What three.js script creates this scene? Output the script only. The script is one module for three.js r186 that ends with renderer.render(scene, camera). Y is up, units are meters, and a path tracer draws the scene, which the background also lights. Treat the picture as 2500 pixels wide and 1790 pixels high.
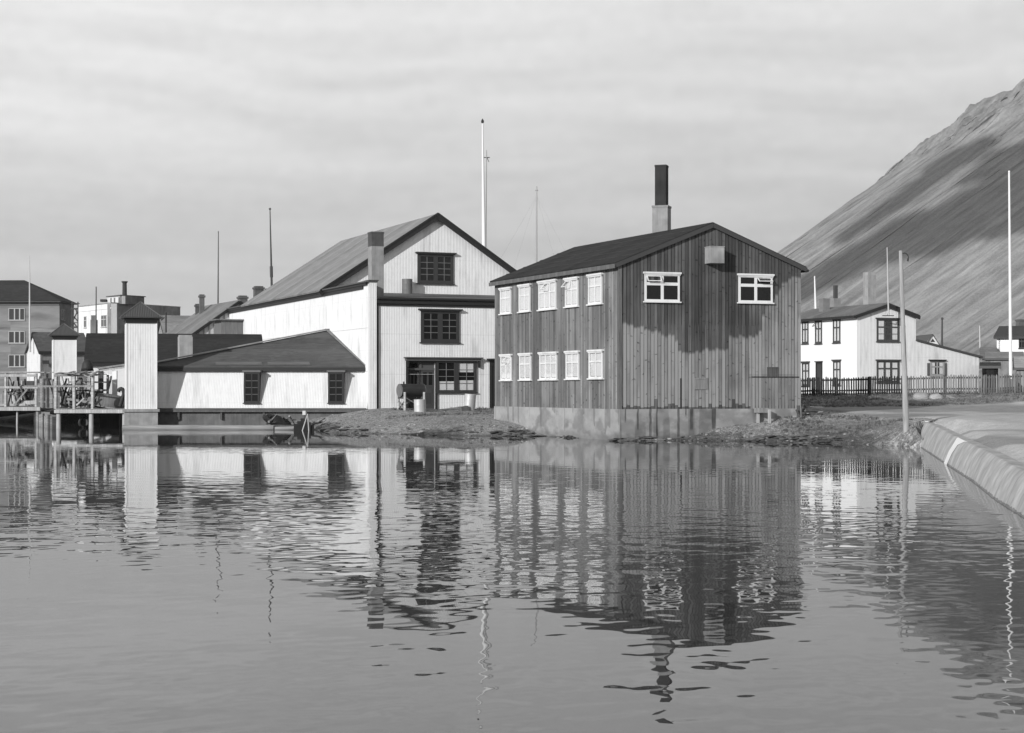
import * as THREE from 'three';
import { mergeGeometries, toCreasedNormals } from 'three/addons/utils/BufferGeometryUtils.js';

// ---------------------------------------------------------------- camera, sky, sun, exposure
const F = 4150, HZ = 950, CY = 2.0;                 // lens (pixels of the 2500 x 1790 photograph), horizon row, eye height above the water
const scene = new THREE.Scene();
const camera = new THREE.PerspectiveCamera(2 * Math.atan(895 / F) * 180 / Math.PI, 2500 / 1790, 0.5, 9000);
camera.position.set(0, CY, 0);
camera.lookAt(0, CY, -10);
camera.setViewOffset(2500, 1790, 0, 895 - HZ, 2500, 1790);
camera.updateProjectionMatrix();
const renderer = new THREE.WebGLRenderer({ antialias: true });
renderer.toneMapping = THREE.LinearToneMapping;
renderer.toneMappingExposure = 0.96;
renderer.shadowMap.enabled = true;

let seed = 12345;
const rnd = () => { seed = (seed + 0x6d2b79f5) | 0; let t = Math.imul(seed ^ (seed >>> 15), 1 | seed); t = (t + Math.imul(t ^ (t >>> 7), 61 | t)) ^ t; return ((t ^ (t >>> 14)) >>> 0) / 4294967296; };
const rr = (a, b) => a + (b - a) * rnd();
const lerp = (a, b, t) => a + (b - a) * t, clamp = (v, a = 0, b = 1) => Math.min(b, Math.max(a, v));
const smooth = (a, b, v) => { const t = clamp((v - a) / (b - a)); return t * t * (3 - 2 * t); };
const hash = (x, y, s = 0) => { let h = Math.imul(x | 0, 374761393) + Math.imul(y | 0, 668265263) + Math.imul(s + 11, 1274126177); h = Math.imul(h ^ (h >>> 13), 1274126177); return ((h ^ (h >>> 16)) >>> 0) / 4294967296; };
function vn(x, y, px = 1e6, py = 1e6, s = 0) {       // value noise, periodic
  const xi = Math.floor(x), yi = Math.floor(y), fx = x - xi, fy = y - yi, m = (a, p) => ((a % p) + p) % p;
  const u = fx * fx * (3 - 2 * fx), v = fy * fy * (3 - 2 * fy), x0 = m(xi, px), x1 = m(xi + 1, px), y0 = m(yi, py), y1 = m(yi + 1, py);
  return lerp(lerp(hash(x0, y0, s), hash(x1, y0, s), u), lerp(hash(x0, y1, s), hash(x1, y1, s), u), v);
}
function fbm(x, y, o = 4, px = 1e6, py = 1e6, s = 0) { let a = .5, t = 0, n = 0; for (let i = 0; i < o; i++) { t += a * vn(x, y, px, py, s + i); n += a; a *= .55; x *= 2; y *= 2; px *= 2; py *= 2; } return t / n; }

{ // the sky: thin streaky high cloud, a little brighter overhead
  const W = 2560, H = 1280, data = new Float32Array(W * H * 4);
  for (let j = 0; j < H; j++) {
    const el = ((j + .5) / H - .5) * 180, e = Math.max(el, 0), rise = smooth(2.5, 13, e), fade = 1 - smooth(14, 45, e), high = smooth(30, 80, e);
    for (let i = 0; i < W; i++) {
      const az = (i + .5) / W * 360; let v;
      if (el < -12) v = .2; else if (e > 42) v = lerp(.34, .22, high); else {
        const wob = (fbm(az / 12, e / 5, 2, 30, 1e6, 5) - .5) * 1.6, streak = fbm(az / 6, (e + wob) / .5, 4, 60, 1e6, 9) - .5, broad = fbm(az / 20, (e + wob) / 2.6, 3, 18, 1e6, 31) - .5, mott = vn(az * 2.5, e * 4, 900, 1e6, 41) * .6 + vn(az * 5, e * 8, 1800, 1e6, 43) * .4 - .5;
        v = .57 + .27 * rise + (.21 * streak + .13 * broad + .07 * mott) * fade;
        v *= 1 + .2 * Math.sin((az - 270 + 3) * Math.PI / 180) * (.3 + .7 * rise);
        v = lerp(v, .34, smooth(14.5, 42, e)); if (el < 0) v = lerp(.55, .2, smooth(0, 12, -el));
      }
      v *= 1.04; const o = (j * W + i) * 4; data[o] = data[o + 1] = data[o + 2] = v; data[o + 3] = 1;
    }
  }
  const sky = new THREE.DataTexture(data, W, H, THREE.RGBAFormat, THREE.FloatType);
  sky.mapping = THREE.EquirectangularReflectionMapping; sky.magFilter = sky.minFilter = THREE.LinearFilter; sky.needsUpdate = true;
  scene.background = sky; scene.environment = sky;
}
const SUN = new THREE.Vector3(-.58, .338, .815).normalize();
const sun = new THREE.DirectionalLight(new THREE.Color(1, 1, 1), 4.2);
sun.position.copy(SUN).multiplyScalar(200); sun.target.position.set(0, 2, -90); sun.position.add(sun.target.position);
sun.castShadow = true; sun.shadow.mapSize.set(4096, 4096); sun.shadow.radius = 1;
Object.assign(sun.shadow.camera, { left: -70, right: 70, top: 50, bottom: -50, near: 1, far: 500 });
scene.add(sun, sun.target);
scene.fog = new THREE.FogExp2(0xe0e0e0, .00011);          // thin haze over the fjord

// ---------------------------------------------------------------- helpers
const V = (x, y, z) => new THREE.Vector3(x, y, z);
const at = (x, y, d) => V((x - 1250) / F * d, CY - (y - HZ) / F * d, -d);       // a point of the photograph at a distance
const px2X = (x, d) => (x - 1250) / F * d, px2Y = (y, d) => CY - (y - HZ) / F * d;
const Z = (ox, oy, k) => (x, y) => [ox + x / k, oy + y / k];
const z1 = Z(0, 640, 3.61), z2 = Z(380, 600, 3.314), z3 = Z(880, 480, 2.662), z4 = Z(1180, 380, 2.255), z5 = Z(1480, 400, 2.319), z6 = Z(1900, 560, 3.007), z6b = Z(1940, 760, 5.8), z7b = Z(2200, 740, 6.2467), zd = Z(940, 840, 7.38), zl = Z(0, 680, 6.768), zw = Z(0, 880, 7.0875), z8 = Z(1400, 960, 3.78), zr = Z(180, 690, 5.155);

const used = new Map(), offs = new Map();
function numbered(n) { const k = used.get(n) ?? 0; used.set(n, k + 1); return k ? n + '_' + String(k).padStart(3, '0') : n; }
function tag(o, label, category, group, kind) { if (label) o.userData.label = label; if (category) o.userData.category = category; if (group) o.userData.group = group; if (kind) o.userData.kind = kind; return o; }
function shade(o) { o.castShadow = true; o.receiveShadow = true; return o; }
function thing(name, label, category, base, group) {
  const o = new THREE.Group(); o.name = numbered(name); o.position.copy(base); scene.add(o); offs.set(o, base.clone());
  return tag(o, label, category, group);
}
function structure(name, geo, m) { const o = shade(new THREE.Mesh(geo, m)); o.name = name; o.userData.kind = 'structure'; scene.add(o); offs.set(o, V(0, 0, 0)); return o; }
function part(name, geo, m, parent, label) {        // geometry in world metres becomes a child at its place
  const base = offs.get(parent), g = Array.isArray(geo) ? merge(geo) : geo;
  g.translate(-base.x, -base.y, -base.z);
  const o = shade(new THREE.Mesh(g, m)); o.name = name; parent.add(o); offs.set(o, base);
  if (label) o.userData.label = label;
  return o;
}
function piece(name, sharedGeo, m, parent, matrix) { // a shared geometry placed by a world matrix
  const base = offs.get(parent), o = shade(new THREE.Mesh(sharedGeo, m)); o.name = name;
  const M = new THREE.Matrix4().makeTranslation(-base.x, -base.y, -base.z).multiply(matrix); M.decompose(o.position, o.quaternion, o.scale);
  parent.add(o); return o;
}
function single(name, geo, m, label, category, group, base) { // a thing that is one mesh
  const g = Array.isArray(geo) ? merge(geo) : geo; g.computeBoundingBox(); const c = base ?? V((g.boundingBox.min.x + g.boundingBox.max.x) / 2, g.boundingBox.min.y, (g.boundingBox.min.z + g.boundingBox.max.z) / 2);
  g.translate(-c.x, -c.y, -c.z); const o = shade(new THREE.Mesh(g, m)); o.name = numbered(name); o.position.copy(c); scene.add(o); offs.set(o, c); return tag(o, label, category, group);
}
function clean(g) { let h = g.index ? g.toNonIndexed() : g; for (const k of Object.keys(h.attributes)) if (!['position', 'normal', 'uv'].includes(k)) h.deleteAttribute(k); if (!h.attributes.uv) metric(h); return h; }
function merge(list) { return list.length === 1 ? clean(list[0]) : mergeGeometries(list.map(clean)); }
function metric(g) {                                 // uv in metres, by the face's main axis
  if (g.index) g = g.toNonIndexed();
  const p = g.attributes.position, n = g.attributes.normal, uv = new Float32Array(p.count * 2);
  for (let i = 0; i < p.count; i++) {
    const t = i - i % 3, ax = Math.abs(n.getX(t)), ay = Math.abs(n.getY(t)), az = Math.abs(n.getZ(t));
    if (az >= ax && az >= ay) { uv[2 * i] = p.getX(i); uv[2 * i + 1] = p.getY(i); } else if (ax >= ay) { uv[2 * i] = p.getZ(i); uv[2 * i + 1] = p.getY(i); } else { uv[2 * i] = p.getX(i); uv[2 * i + 1] = p.getZ(i); }
  }
  g.setAttribute('uv', new THREE.BufferAttribute(uv, 2)); return g;
}
const box = (x0, x1, y0, y1, n0, n1) => metric(new THREE.BoxGeometry(x1 - x0, y1 - y0, n1 - n0).translate((x0 + x1) / 2, (y0 + y1) / 2, (n0 + n1) / 2));
function bar(p, q, w, h, up = V(0, 1, 0)) {          // a squared timber from p to q
  const d = q.clone().sub(p), L = d.length(); d.normalize(); if (Math.abs(d.dot(up)) > .98) up = V(1, 0, .3).normalize();
  const s = d.clone().cross(up).normalize(), t = s.clone().cross(d);
  const g = metric(new THREE.BoxGeometry(L, h, w)); return g.applyMatrix4(new THREE.Matrix4().makeBasis(d, t, s).setPosition(p.clone().add(q).multiplyScalar(.5)));
}
function rod(p, q, r0, r1 = r0, seg = 8) {
  const d = q.clone().sub(p), L = d.length(); const g = new THREE.CylinderGeometry(r1, r0, L, seg, 1); const uv = g.attributes.uv; for (let i = 0; i < uv.count; i++) uv.setXY(i, uv.getX(i) * 6.28 * r0, uv.getY(i) * L);
  return g.applyQuaternion(new THREE.Quaternion().setFromUnitVectors(V(0, 1, 0), d.normalize())).translate((p.x + q.x) / 2, (p.y + q.y) / 2, (p.z + q.z) / 2);
}
function prism(poly, n0, n1) {                       // outline in (s, Y), from n0 to n1
  const sh = new THREE.Shape(poly.map((p) => new THREE.Vector2(p[0], p[1])));
  return metric(new THREE.ExtrudeGeometry(sh, { depth: n1 - n0, bevelEnabled: false }).translate(0, 0, n0));
}
function slab(pts, t) {                              // a flat board or roof sheet with corners pts, t thick below
  const e = pts[1].clone().sub(pts[0]).normalize(); let n = e.clone().cross(pts[pts.length - 1].clone().sub(pts[0])).normalize(); if (n.y < 0) n.negate();
  const v = n.clone().cross(e), O = pts[0], flat = pts.map((p) => { const r = p.clone().sub(O); return [r.dot(e), r.dot(v)]; });
  const sh = new THREE.Shape(flat.map((p) => new THREE.Vector2(p[0], p[1])));
  const g = metric(new THREE.ExtrudeGeometry(sh, { depth: t, bevelEnabled: false }).translate(0, 0, -t));
  return g.applyMatrix4(new THREE.Matrix4().makeBasis(e, v, n).setPosition(O));
}
class Wall {                                         // a vertical plane: s along it (left to right), Y up, n outwards
  constructor(A, B) { this.A = A; this.len = Math.hypot(B[0] - A[0], B[1] - A[1]); this.ux = (B[0] - A[0]) / this.len; this.ud = (B[1] - A[1]) / this.len; const u = V(this.ux, 0, -this.ud); this.u = u; this.n = u.clone().cross(V(0, 1, 0)); this.M = new THREE.Matrix4().makeBasis(u, V(0, 1, 0), this.n).setPosition(A[0], 0, -A[1]); }
  w(g) { return g.applyMatrix4(this.M); }
  p(s, y, n = 0) { return V(s, y, n).applyMatrix4(this.M); }
  s(x) { const k = (x - 1250) / F; return (k * this.A[1] - this.A[0]) / (this.ux - k * this.ud); }
  d(s) { return this.A[1] + this.ud * s; }
  px(q) { const s = this.s(q[0]); return [s, px2Y(q[1], this.d(s))]; }
  rect(z, x0, y0, x1, y1) { const a = z(x0, y0), b = z(x1, y1), xm = (a[0] + b[0]) / 2, m0 = this.px([xm, a[1]]), m1 = this.px([xm, b[1]]); return { s0: this.s(a[0]), s1: this.s(b[0]), y0: m1[1], y1: m0[1] }; }
}
// corrugated sheet iron in a wall's own (s, Y, n)
function corr(s0, s1, bot, top, o = {}) {
  const { pitch = .09, amp = .0055, holes = [], lean = () => 0, n = 0 } = o, bf = typeof bot === 'number' ? () => bot : bot, tf = typeof top === 'number' ? () => top : top;
  const pos = [], nor = [], uv = [], N = Math.ceil((s1 - s0) / pitch * 4), cuts = [s0, s1, ...holes.flatMap((h) => [h.s0, h.s1]), ...(o.cuts ?? [])];
  let xs = []; for (let i = 0; i <= N; i++) xs.push(s0 + (s1 - s0) * i / N); xs = [...new Set([...xs, ...cuts.filter((c) => c > s0 && c < s1)])].sort((a, b) => a - b);
  const k = 2 * Math.PI / pitch, off = (s) => n + amp * Math.sin(k * s), nn = (s) => { const g = -amp * k * Math.cos(k * s), l = Math.hypot(g, 1); return [g / l, 0, 1 / l]; };
  for (let i = 0; i + 1 < xs.length; i++) {
    const a = xs[i], b = xs[i + 1], m = (a + b) / 2; if (b - a < 1e-5) continue;
    let spans = [[0, 1]]; const hs = holes.filter((h) => m > h.s0 && m < h.s1);
    const segs = []; let lo = [bf(a), bf(b)]; const hi = [tf(a), tf(b)];
    for (const h of hs.sort((p, q) => p.y0 - q.y0)) { if (h.y0 > lo[0]) segs.push([lo, [h.y0, h.y0]]); lo = [h.y1, h.y1]; }
    segs.push([lo, hi]);
    const na = nn(a), nb = nn(b);
    for (const [l, h] of segs) {
      const q = [[a, l[0], na], [b, l[1], nb], [b, h[1], nb], [a, h[0], na]];
      for (const t of [0, 1, 2, 0, 2, 3]) { const [s, y, nv] = q[t]; pos.push(s, y, off(s) + lean(y)); nor.push(...nv); uv.push(s, y); }
    }
  }
  const g = new THREE.BufferGeometry(); g.setAttribute('position', new THREE.Float32BufferAttribute(pos, 3)); g.setAttribute('normal', new THREE.Float32BufferAttribute(nor, 3)); g.setAttribute('uv', new THREE.Float32BufferAttribute(uv, 2)); return g;
}

// ---------------------------------------------------------------- textures and materials
const enc = (v) => { v = clamp(v); return Math.round(255 * (v <= .0031308 ? 12.92 * v : 1.055 * Math.pow(v, 1 / 2.4) - .055)); };
function tex(w, h, mu, mv, fn, linear) {             // fn(x, y) in metres over mu x mv metres, grey value
  const d = new Uint8Array(w * h * 4);
  for (let j = 0; j < h; j++) for (let i = 0; i < w; i++) { const v = fn((i + .5) / w * mu, (j + .5) / h * mv), o = (j * w + i) * 4, c = linear ? Math.round(255 * clamp(v)) : enc(v); d[o] = d[o + 1] = d[o + 2] = c; d[o + 3] = 255; }
  const t = new THREE.DataTexture(d, w, h); t.wrapS = t.wrapT = THREE.RepeatWrapping; t.magFilter = t.minFilter = THREE.LinearFilter; t.repeat.set(1 / mu, 1 / mv); if (!linear) t.colorSpace = THREE.SRGBColorSpace; t.needsUpdate = true; return t;
}
const grey = (v) => new THREE.Color().setRGB(v, v, v);
const M = (v, rough = .85, o = {}) => new THREE.MeshPhysicalMaterial({ color: grey(v), roughness: rough, side: THREE.DoubleSide, specularIntensity: rough >= .7 ? .2 : .5, ...o });   // dry weathered surfaces hardly shine
const T = {
  paint: tex(1024, 1024, 8, 8, (x, y) => .9 + .1 * fbm(x * 6, y * 1.5, 4, 48, 12, 2) - .1 * Math.pow(clamp(fbm(x * 5, y * 5, 4, 40, 40, 40) * 1.7 - .75), 1.5) - .8 * Math.max(0, fbm(x * 3, y * .5, 4, 24, 4, 70) - .58) - (Math.abs(y % 2.6667 - 1.3) < .012 ? .14 * vn(x * 2, y, 16, 8, 71) : 0)),
  gravel: tex(1024, 1024, 6, 6, (x, y) => { const a = vn(x * 28, y * 28, 168, 168, 3), b = fbm(x * 6, y * 6, 3, 36, 36, 8), c = vn(x * 60, y * 60, 360, 360, 6); return clamp(.25 + .5 * a * b * 2 + .4 * (c - .5) + (a > .86 ? .35 : 0)); }),
  sand: tex(512, 512, 5, 5, (x, y) => .72 + .3 * (fbm(x * 3, y * 3, 4, 15, 15, 71) - .5) + .3 * (vn(x * 40, y * 40, 200, 200, 73) - .5)),
  seawall: tex(1024, 256, 8, 2, (x, y) => (y < .015 + .045 * fbm(x * 6, 2, 3, 48, 1e6, 39) || y > 1.8 ? .5 : 1) * (.72 + .6 * (fbm(x * 3, y * 3, 5, 24, 6, 14) - .5) + .16 * Math.pow(clamp(fbm(x * 10 + y * 2, y * 3, 4, 80, 6, 24) * 1.9 - .85), 2) - .3 * Math.max(0, fbm(x * 4, y * 2, 3, 32, 4, 35) - .58) * 2)),
  gravelBump: tex(512, 512, 3, 3, (x, y) => .6 * vn(x * 24, y * 24, 72, 72, 3) + .4 * vn(x * 50, y * 50, 150, 150, 9), true),
  concrete: tex(1024, 512, 8, 4, (x, y) => .6 + .6 * (fbm(x * 2, y * 2, 5, 16, 8, 14) - .3) + .3 * (fbm(x * 9, y * .75, 3, 72, 3, 21) - .5) - .25 * Math.max(0, fbm(x * 5, y * .5, 3, 40, 2, 33) - .58)),
  felt: tex(512, 512, 6, 6, (x, y) => { const k = y / 1, r = hash(Math.floor(k), 3, 5), e = k - Math.floor(k); return .62 + .26 * r + .45 * (fbm(x * 3, y * 8, 4, 18, 48, 17) - .5) + (e < .04 ? -.2 : 0) + (fbm(x * 2, y * 2, 3, 12, 12, 44) > .66 ? .12 : 0); }),
  timber: tex(256, 1024, .8, 4, (x, y) => .62 + .5 * (fbm(x * 60, y * 1.5, 3, 48, 6, 51) - .5) + .35 * (fbm(x * 10, y * 2, 3, 8, 8, 57) - .5)),
  scree: tex(1024, 1024, 160, 160, (x, y) => .72 + .7 * (fbm(x * .3, y * .05, 5, 48, 8, 61) - .5) + .25 * (vn(x * 1.6, y * 1.2, 256, 192, 66) - .5)),
};
// weathered upright boarding: bw board width, base, bleach(x, y) factor
function boardTex(w, h, mu, mv, bw, base, bleach, s) {
  const knots = []; for (let k = 0; k < mu / bw; k++) { let y = hash(k, 1, s) * .7; while (y < mv) { knots.push([k, y, .12 + .88 * Math.pow(hash(k, Math.floor(y * 97), s + 1), 1.8), hash(k, Math.floor(y * 31), s + 2)]); y += .25 + 1.1 * hash(k, Math.floor(y * 53), s + 3); } }
  const byBoard = []; for (const q of knots) (byBoard[q[0]] ??= []).push(q);
  return tex(w, h, mu, mv, (x, y) => {
    const k = Math.floor(x / bw), fx = x / bw - k, t = .6 + .66 * hash(k, 7, s) - (Math.min(fx, 1 - fx) < .1 ? .28 : 0), lap = Math.floor((y + 3 * hash(k, 5, s)) / 2.6);
    let v = base * t * (.9 + .22 * hash(k, lap + 60, s));
    v *= .58 + .84 * fbm(x * 55, y * 1.1 + k * 7, 4, 1e6, 1e6, s + 4);
    v *= .8 + .4 * fbm(x * 2.2, y * 1.3, 4, 1e6, 1e6, s + 9);
    v *= bleach(x, y, k);
    for (const q of byBoard[k] ?? []) { const dy = (y - q[1] - (fx - .5) * .05 * (q[3] - .5) * 4), dx = fx - q[3]; const r = Math.exp(-(dy * dy) / (.0009 * q[2]) - dx * dx * 6); v *= 1 - .8 * q[2] * r; }
    return v;
  });
}
const white = M(.76, .6, { map: T.paint }), whitePaint = M(.8, .5), whiteFrame = M(.74, .5, { map: T.paint }), trim = M(.024, .5), trimGrey = M(.085, .6), darkInside = M(.008, .9);
const felt = M(.042, .9, { map: T.felt }), feltGrey = M(.3, .75, { map: T.felt }), ironRoof = M(.07, .6, { map: T.felt }), feltSlate = M(.17, .9, { map: T.felt });
const concrete = M(.42, .92, { map: T.concrete }), concreteDark = M(.16, .92, { map: T.concrete }), concretePale = M(.55, .9, { map: T.concrete }), sooty = M(.05, .9, { map: T.concrete });
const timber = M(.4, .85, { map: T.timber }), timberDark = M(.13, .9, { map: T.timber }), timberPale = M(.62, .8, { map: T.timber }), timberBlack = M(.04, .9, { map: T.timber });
const darkPane = M(.012, .06), curtainMat = M(.62, .95), tin = M(.55, .5, { metalness: .35 }), rust = M(.09, .8, { map: T.concrete }), iron = M(.03, .6);
const glass = new THREE.MeshPhysicalMaterial({ color: 0xffffff, roughness: .02, transmission: 1, thickness: 0, ior: 1.5 });

// ---------------------------------------------------------------- windows
// r: {s0,s1,y0,y1} outer frame; o.cols / o.rows: dividing lines as fractions; o.mx, o.my: thin glazing bars in each field
function windowOn(parent, wall, r, o = {}) {
  const { fw = .08, n = 0, dep = .06, cols = [.5], rows = [], fm = whiteFrame, bm = fm, bar: tb = .05, mx = 1, my = 1, mw = .022, head = 0, headN = .1, sill = 0, curtain = null, open = [], label, name = 'window', pane = null } = o;
  const g = [], { s0, s1, y0, y1 } = r, a0 = s0 + fw, a1 = s1 - fw, b0 = y0 + fw, b1 = y1 - fw, W = (x) => wall.w(x);
  g.push(box(s0, s1, y1 - fw, y1, n, n + dep), box(s0, s1, y0, y0 + fw, n, n + dep), box(s0, a0, b0, b1, n, n + dep - .002), box(a1, s1, b0, b1, n, n + dep - .002));
  const cx = [a0, ...cols.map((f) => lerp(a0, a1, f)), a1], ry = [b0, ...rows.map((f) => lerp(b0, b1, f)), b1], cells = [];
  for (let i = 1; i < cx.length - 1; i++) g.push(box(cx[i] - tb / 2, cx[i] + tb / 2, b0, b1, n, n + dep - .006));
  for (let j = 1; j < ry.length - 1; j++) for (let i = 0; i + 1 < cx.length; i++) g.push(box(cx[i] + (i ? tb / 2 : 0), cx[i + 1] - (i + 2 < cx.length ? tb / 2 : 0), ry[j] - tb / 2, ry[j] + tb / 2, n, n + dep - .01));
  for (let j = 0; j + 1 < ry.length; j++) for (let i = 0; i + 1 < cx.length; i++) cells.push({ i, j, a: cx[i] + (i ? tb / 2 : 0), b: cx[i + 1] - (i + 2 < cx.length ? tb / 2 : 0), c: ry[j] + (j ? tb / 2 : 0), d: ry[j + 1] - (j + 2 < ry.length ? tb / 2 : 0) });
  const w = part(name, g.map(W), fm, parent, label);
  part('backing', W(box(a0 + .002, a1 - .002, b0 + .002, b1 - .002, n - .02, n + .006)), darkInside, w);
  const bars = [];
  cells.forEach((c, k) => {
    const op = open.includes(k); const nx = op ? 1 : (typeof mx === 'function' ? mx(c) : mx), ny = op ? 1 : (typeof my === 'function' ? my(c) : my), zP = n + .03;
    if (op) {
      const hgt = c.d - c.c, sw = .035, fr = [box(c.a, c.b, -sw, 0, -.015, .015), box(c.a, c.b, -hgt, -hgt + sw, -.015, .015), box(c.a, c.a + sw, -hgt + sw, -sw, -.014, .014), box(c.b - sw, c.b, -hgt + sw, -sw, -.014, .014)];
      const tilt = (q) => W(q.rotateX(-(o.tilt ?? .75)).translate(0, c.d, n + dep));
      part('open_sash', fr.map(tilt), bm, w); part('pane', tilt(box(c.a + sw, c.b - sw, -hgt + sw, -sw, -.003, .003)), glass, w);
      return;
    }
    for (let x = 0; x < nx; x++) for (let y = 0; y < ny; y++) {
      const p0 = lerp(c.a, c.b, x / nx) + (x ? mw / 2 : 0), p1 = lerp(c.a, c.b, (x + 1) / nx) - (x + 1 < nx ? mw / 2 : 0), q0 = lerp(c.c, c.d, y / ny) + (y ? mw / 2 : 0), q1 = lerp(c.c, c.d, (y + 1) / ny) - (y + 1 < ny ? mw / 2 : 0);
      part('pane', W(box(p0 - .001, p1 + .001, q0 - .001, q1 + .001, zP, zP + .004)), pane ?? (curtain ? glass : darkPane), w);
    }
    for (let x = 1; x < nx; x++) bars.push(box(lerp(c.a, c.b, x / nx) - mw / 2, lerp(c.a, c.b, x / nx) + mw / 2, c.c, c.d, n + .02, n + .046));
    for (let y = 1; y < ny; y++) bars.push(box(c.a, c.b, lerp(c.c, c.d, y / ny) - mw / 2, lerp(c.c, c.d, y / ny) + mw / 2, n + .022, n + .044));
  });
  if (bars.length) part('glazing_bar', bars.map(W), bm, w);
  if (head) part('hood', [box(s0 - head, s1 + head, y1, y1 + .07, n - .01, n + headN), box(s0 - head * .5, s1 + head * .5, y1 - .05, y1, n + dep, n + headN * .75)].map(W), o.hm ?? fm, w);
  if (sill) part('sill', W(box(s0 - sill, s1 + sill, y0 - .05, y0, n - .01, n + dep + .05)), o.sm ?? fm, w);
  if (curtain) { // cloth hung behind the glass: list of [from, to] fractions of the width and [low, high] of the height
    const cg = curtain.map(([f0, f1, h0, h1]) => { const p = [], m = 14; const x0 = lerp(a0, a1, f0), x1 = lerp(a0, a1, f1), lo = lerp(b0, b1, h0), hi = lerp(b0, b1, h1); const gg = new THREE.PlaneGeometry(x1 - x0, hi - lo, m, 1); const q = gg.attributes.position; for (let i = 0; i < q.count; i++) q.setZ(i, .005 * Math.sin(q.getX(i) * 55)); gg.computeVertexNormals(); return metric(gg.translate((x0 + x1) / 2, (lo + hi) / 2, n + .016)); });
    part('curtain', cg.map(W), curtainMat, w);
  }
  return w;
}

// ---------------------------------------------------------------- walls of the two great houses (plan)
const WL = new Wall([-0.766, 77.5], [4.167, 66]), WG = new Wall([4.167, 66], [11.62, 68.4]);                 // dark wooden warehouse
const UL = [-.378, .926], UV2 = [.926, .378], A0 = [-7.27, 86], along = (p, q, t) => [p[0] + q[0] * t, p[1] + q[1] * t];
const HL = new Wall(along(A0, UL, 31.4), A0), HF = new Wall(A0, along(A0, UV2, 13.1));                        // white house: side wall, front of its annex
const HG = new Wall(along(A0, UL, 8.2), along(along(A0, UL, 8.2), UV2, 13.1));                                // its gable

// ---------------------------------------------------------------- terrain
const seawall = [[14.6, 62.2], [14.06, 58.5], [12.4, 49.7], [11.43, 44.6], [10.05, 37.2], [8.73, 30.7], [7.95, 26.4], [5.7, 14], [4.1, 5]];  // water line of the sea wall, far to near
const ctrl = [];                                     // thin plate spline through levels [X, d, Y]
{
  const P = (x, y, d) => ctrl.push([px2X(x, d), d, px2Y(y, d)]);
  const shore = [[735, 1049], [800, 1056], [900, 1059], [1000, 1061], [1100, 1064], [1200, 1065], [1300, 1065], [1402, 1067], [1512, 1077], [1600, 1072], [1664, 1072.5], [1797, 1077], [1900, 1080], [2000, 1082.5], [2100, 1085], [2215, 1090]];
  for (const [x, y] of shore) { const d = F * CY / (y - HZ), X = px2X(x, d); ctrl.push([X, d, .0], [X * .96, d - 4, -.35], [X * .9, d - 12, -.9]); }
  for (const s of [0, 3, 6.4, 10]) { const q = along(A0, UV2, s); ctrl.push([q[0], q[1], .98], [q[0] + .8, q[1] - 2, .9]); }
  P(1209, 1023, 77.4); P(1269, 1036, 75); P(1402, 1065, 69.9); P(1585, 1066, 66.9); P(1736, 1047, 67.3); P(1870, 1027, 67.9); P(1945, 1016, 68.3);
  P(1957, 1012, 70); P(2000, 1007, 72); P(2100, 1014, 70); P(2190, 1028, 64.5); P(2241, 1031, 59.6); P(2060, 1050, 66); P(1900, 1050, 66.3);
  ctrl.push([14.9, 58, .79], [13.4, 50, .655], [11.5, 40, .6], [9.8, 31, .52], [8.6, 24, .47], [7, 14, .42], [16, 62, .86], [17.5, 58, .82], [16, 66, .9], [18, 66, .92], [15.3, 60, .83], [16, 54, .76], [14.9, 62.5, .82], [16, 50, .72], [15, 40, .66], [14, 28, .6], [20, 60, .85], [19, 70, .95], [26, 62, .92], [30, 70, 1.05], [22, 76, 1.08], [32, 78, 1.25], [28, 48, .82], [40, 60, 1.1]);
  P(1990, 993, 84.5); P(2222, 989, 82); P(2400, 986, 80.5); P(2490, 984, 79.5);
  P(1957, 967, 90.7); P(2222, 967, 87.4); P(2500, 959, 84); P(1990, 978, 88.2); P(2240, 976, 85.2); P(2500, 969, 82.3); P(2060, 966, 97); P(2400, 960, 93);
  ctrl.push([22, 108, 1.7], [38, 108, 2.0], [45, 90, 2.0], [12, 90, 1.1], [10, 80, 1.1], [4, 92, 1.0], [-5, 100, 1], [-25, 103, .9], [-12, 96, .9], [-22, 97, -.4], [-30, 101, -.3], [-16, 88.4, .6], [-20, 88, -.3], [-14, 86, -.1], [-12, 84.3, -.02], [-26, 90, -.8], [-20, 80, -.9], [-30, 82, -.9]);
}
const tps = (() => {
  const n = ctrl.length, N = n + 3, A = [], U = (r2) => (r2 < 1e-9 ? 0 : .5 * r2 * Math.log(r2)), S = 30;
  for (let i = 0; i < N; i++) { A.push(new Float64Array(N + 1)); }
  for (let i = 0; i < n; i++) { const [x, d, y] = ctrl[i]; for (let j = 0; j < n; j++) A[i][j] = U(((x - ctrl[j][0]) ** 2 + (d - ctrl[j][1]) ** 2) / S / S) + (i === j ? 2e-5 : 0); A[i][n] = A[n][i] = 1; A[i][n + 1] = A[n + 1][i] = x / S; A[i][n + 2] = A[n + 2][i] = d / S; A[i][N] = y; }
  for (let c = 0; c < N; c++) { let p = c; for (let r = c + 1; r < N; r++) if (Math.abs(A[r][c]) > Math.abs(A[p][c])) p = r; [A[c], A[p]] = [A[p], A[c]]; for (let r = 0; r < N; r++) if (r !== c) { const k = A[r][c] / A[c][c]; if (k) for (let q = c; q <= N; q++) A[r][q] -= k * A[c][q]; } }
  const w = A.map((r, i) => r[N] / r[i]);
  return (x, d) => { let v = w[n] + w[n + 1] * x / S + w[n + 2] * d / S; for (let i = 0; i < n; i++) v += w[i] * U(((x - ctrl[i][0]) ** 2 + (d - ctrl[i][1]) ** 2) / S / S); return v; };
})();
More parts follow.
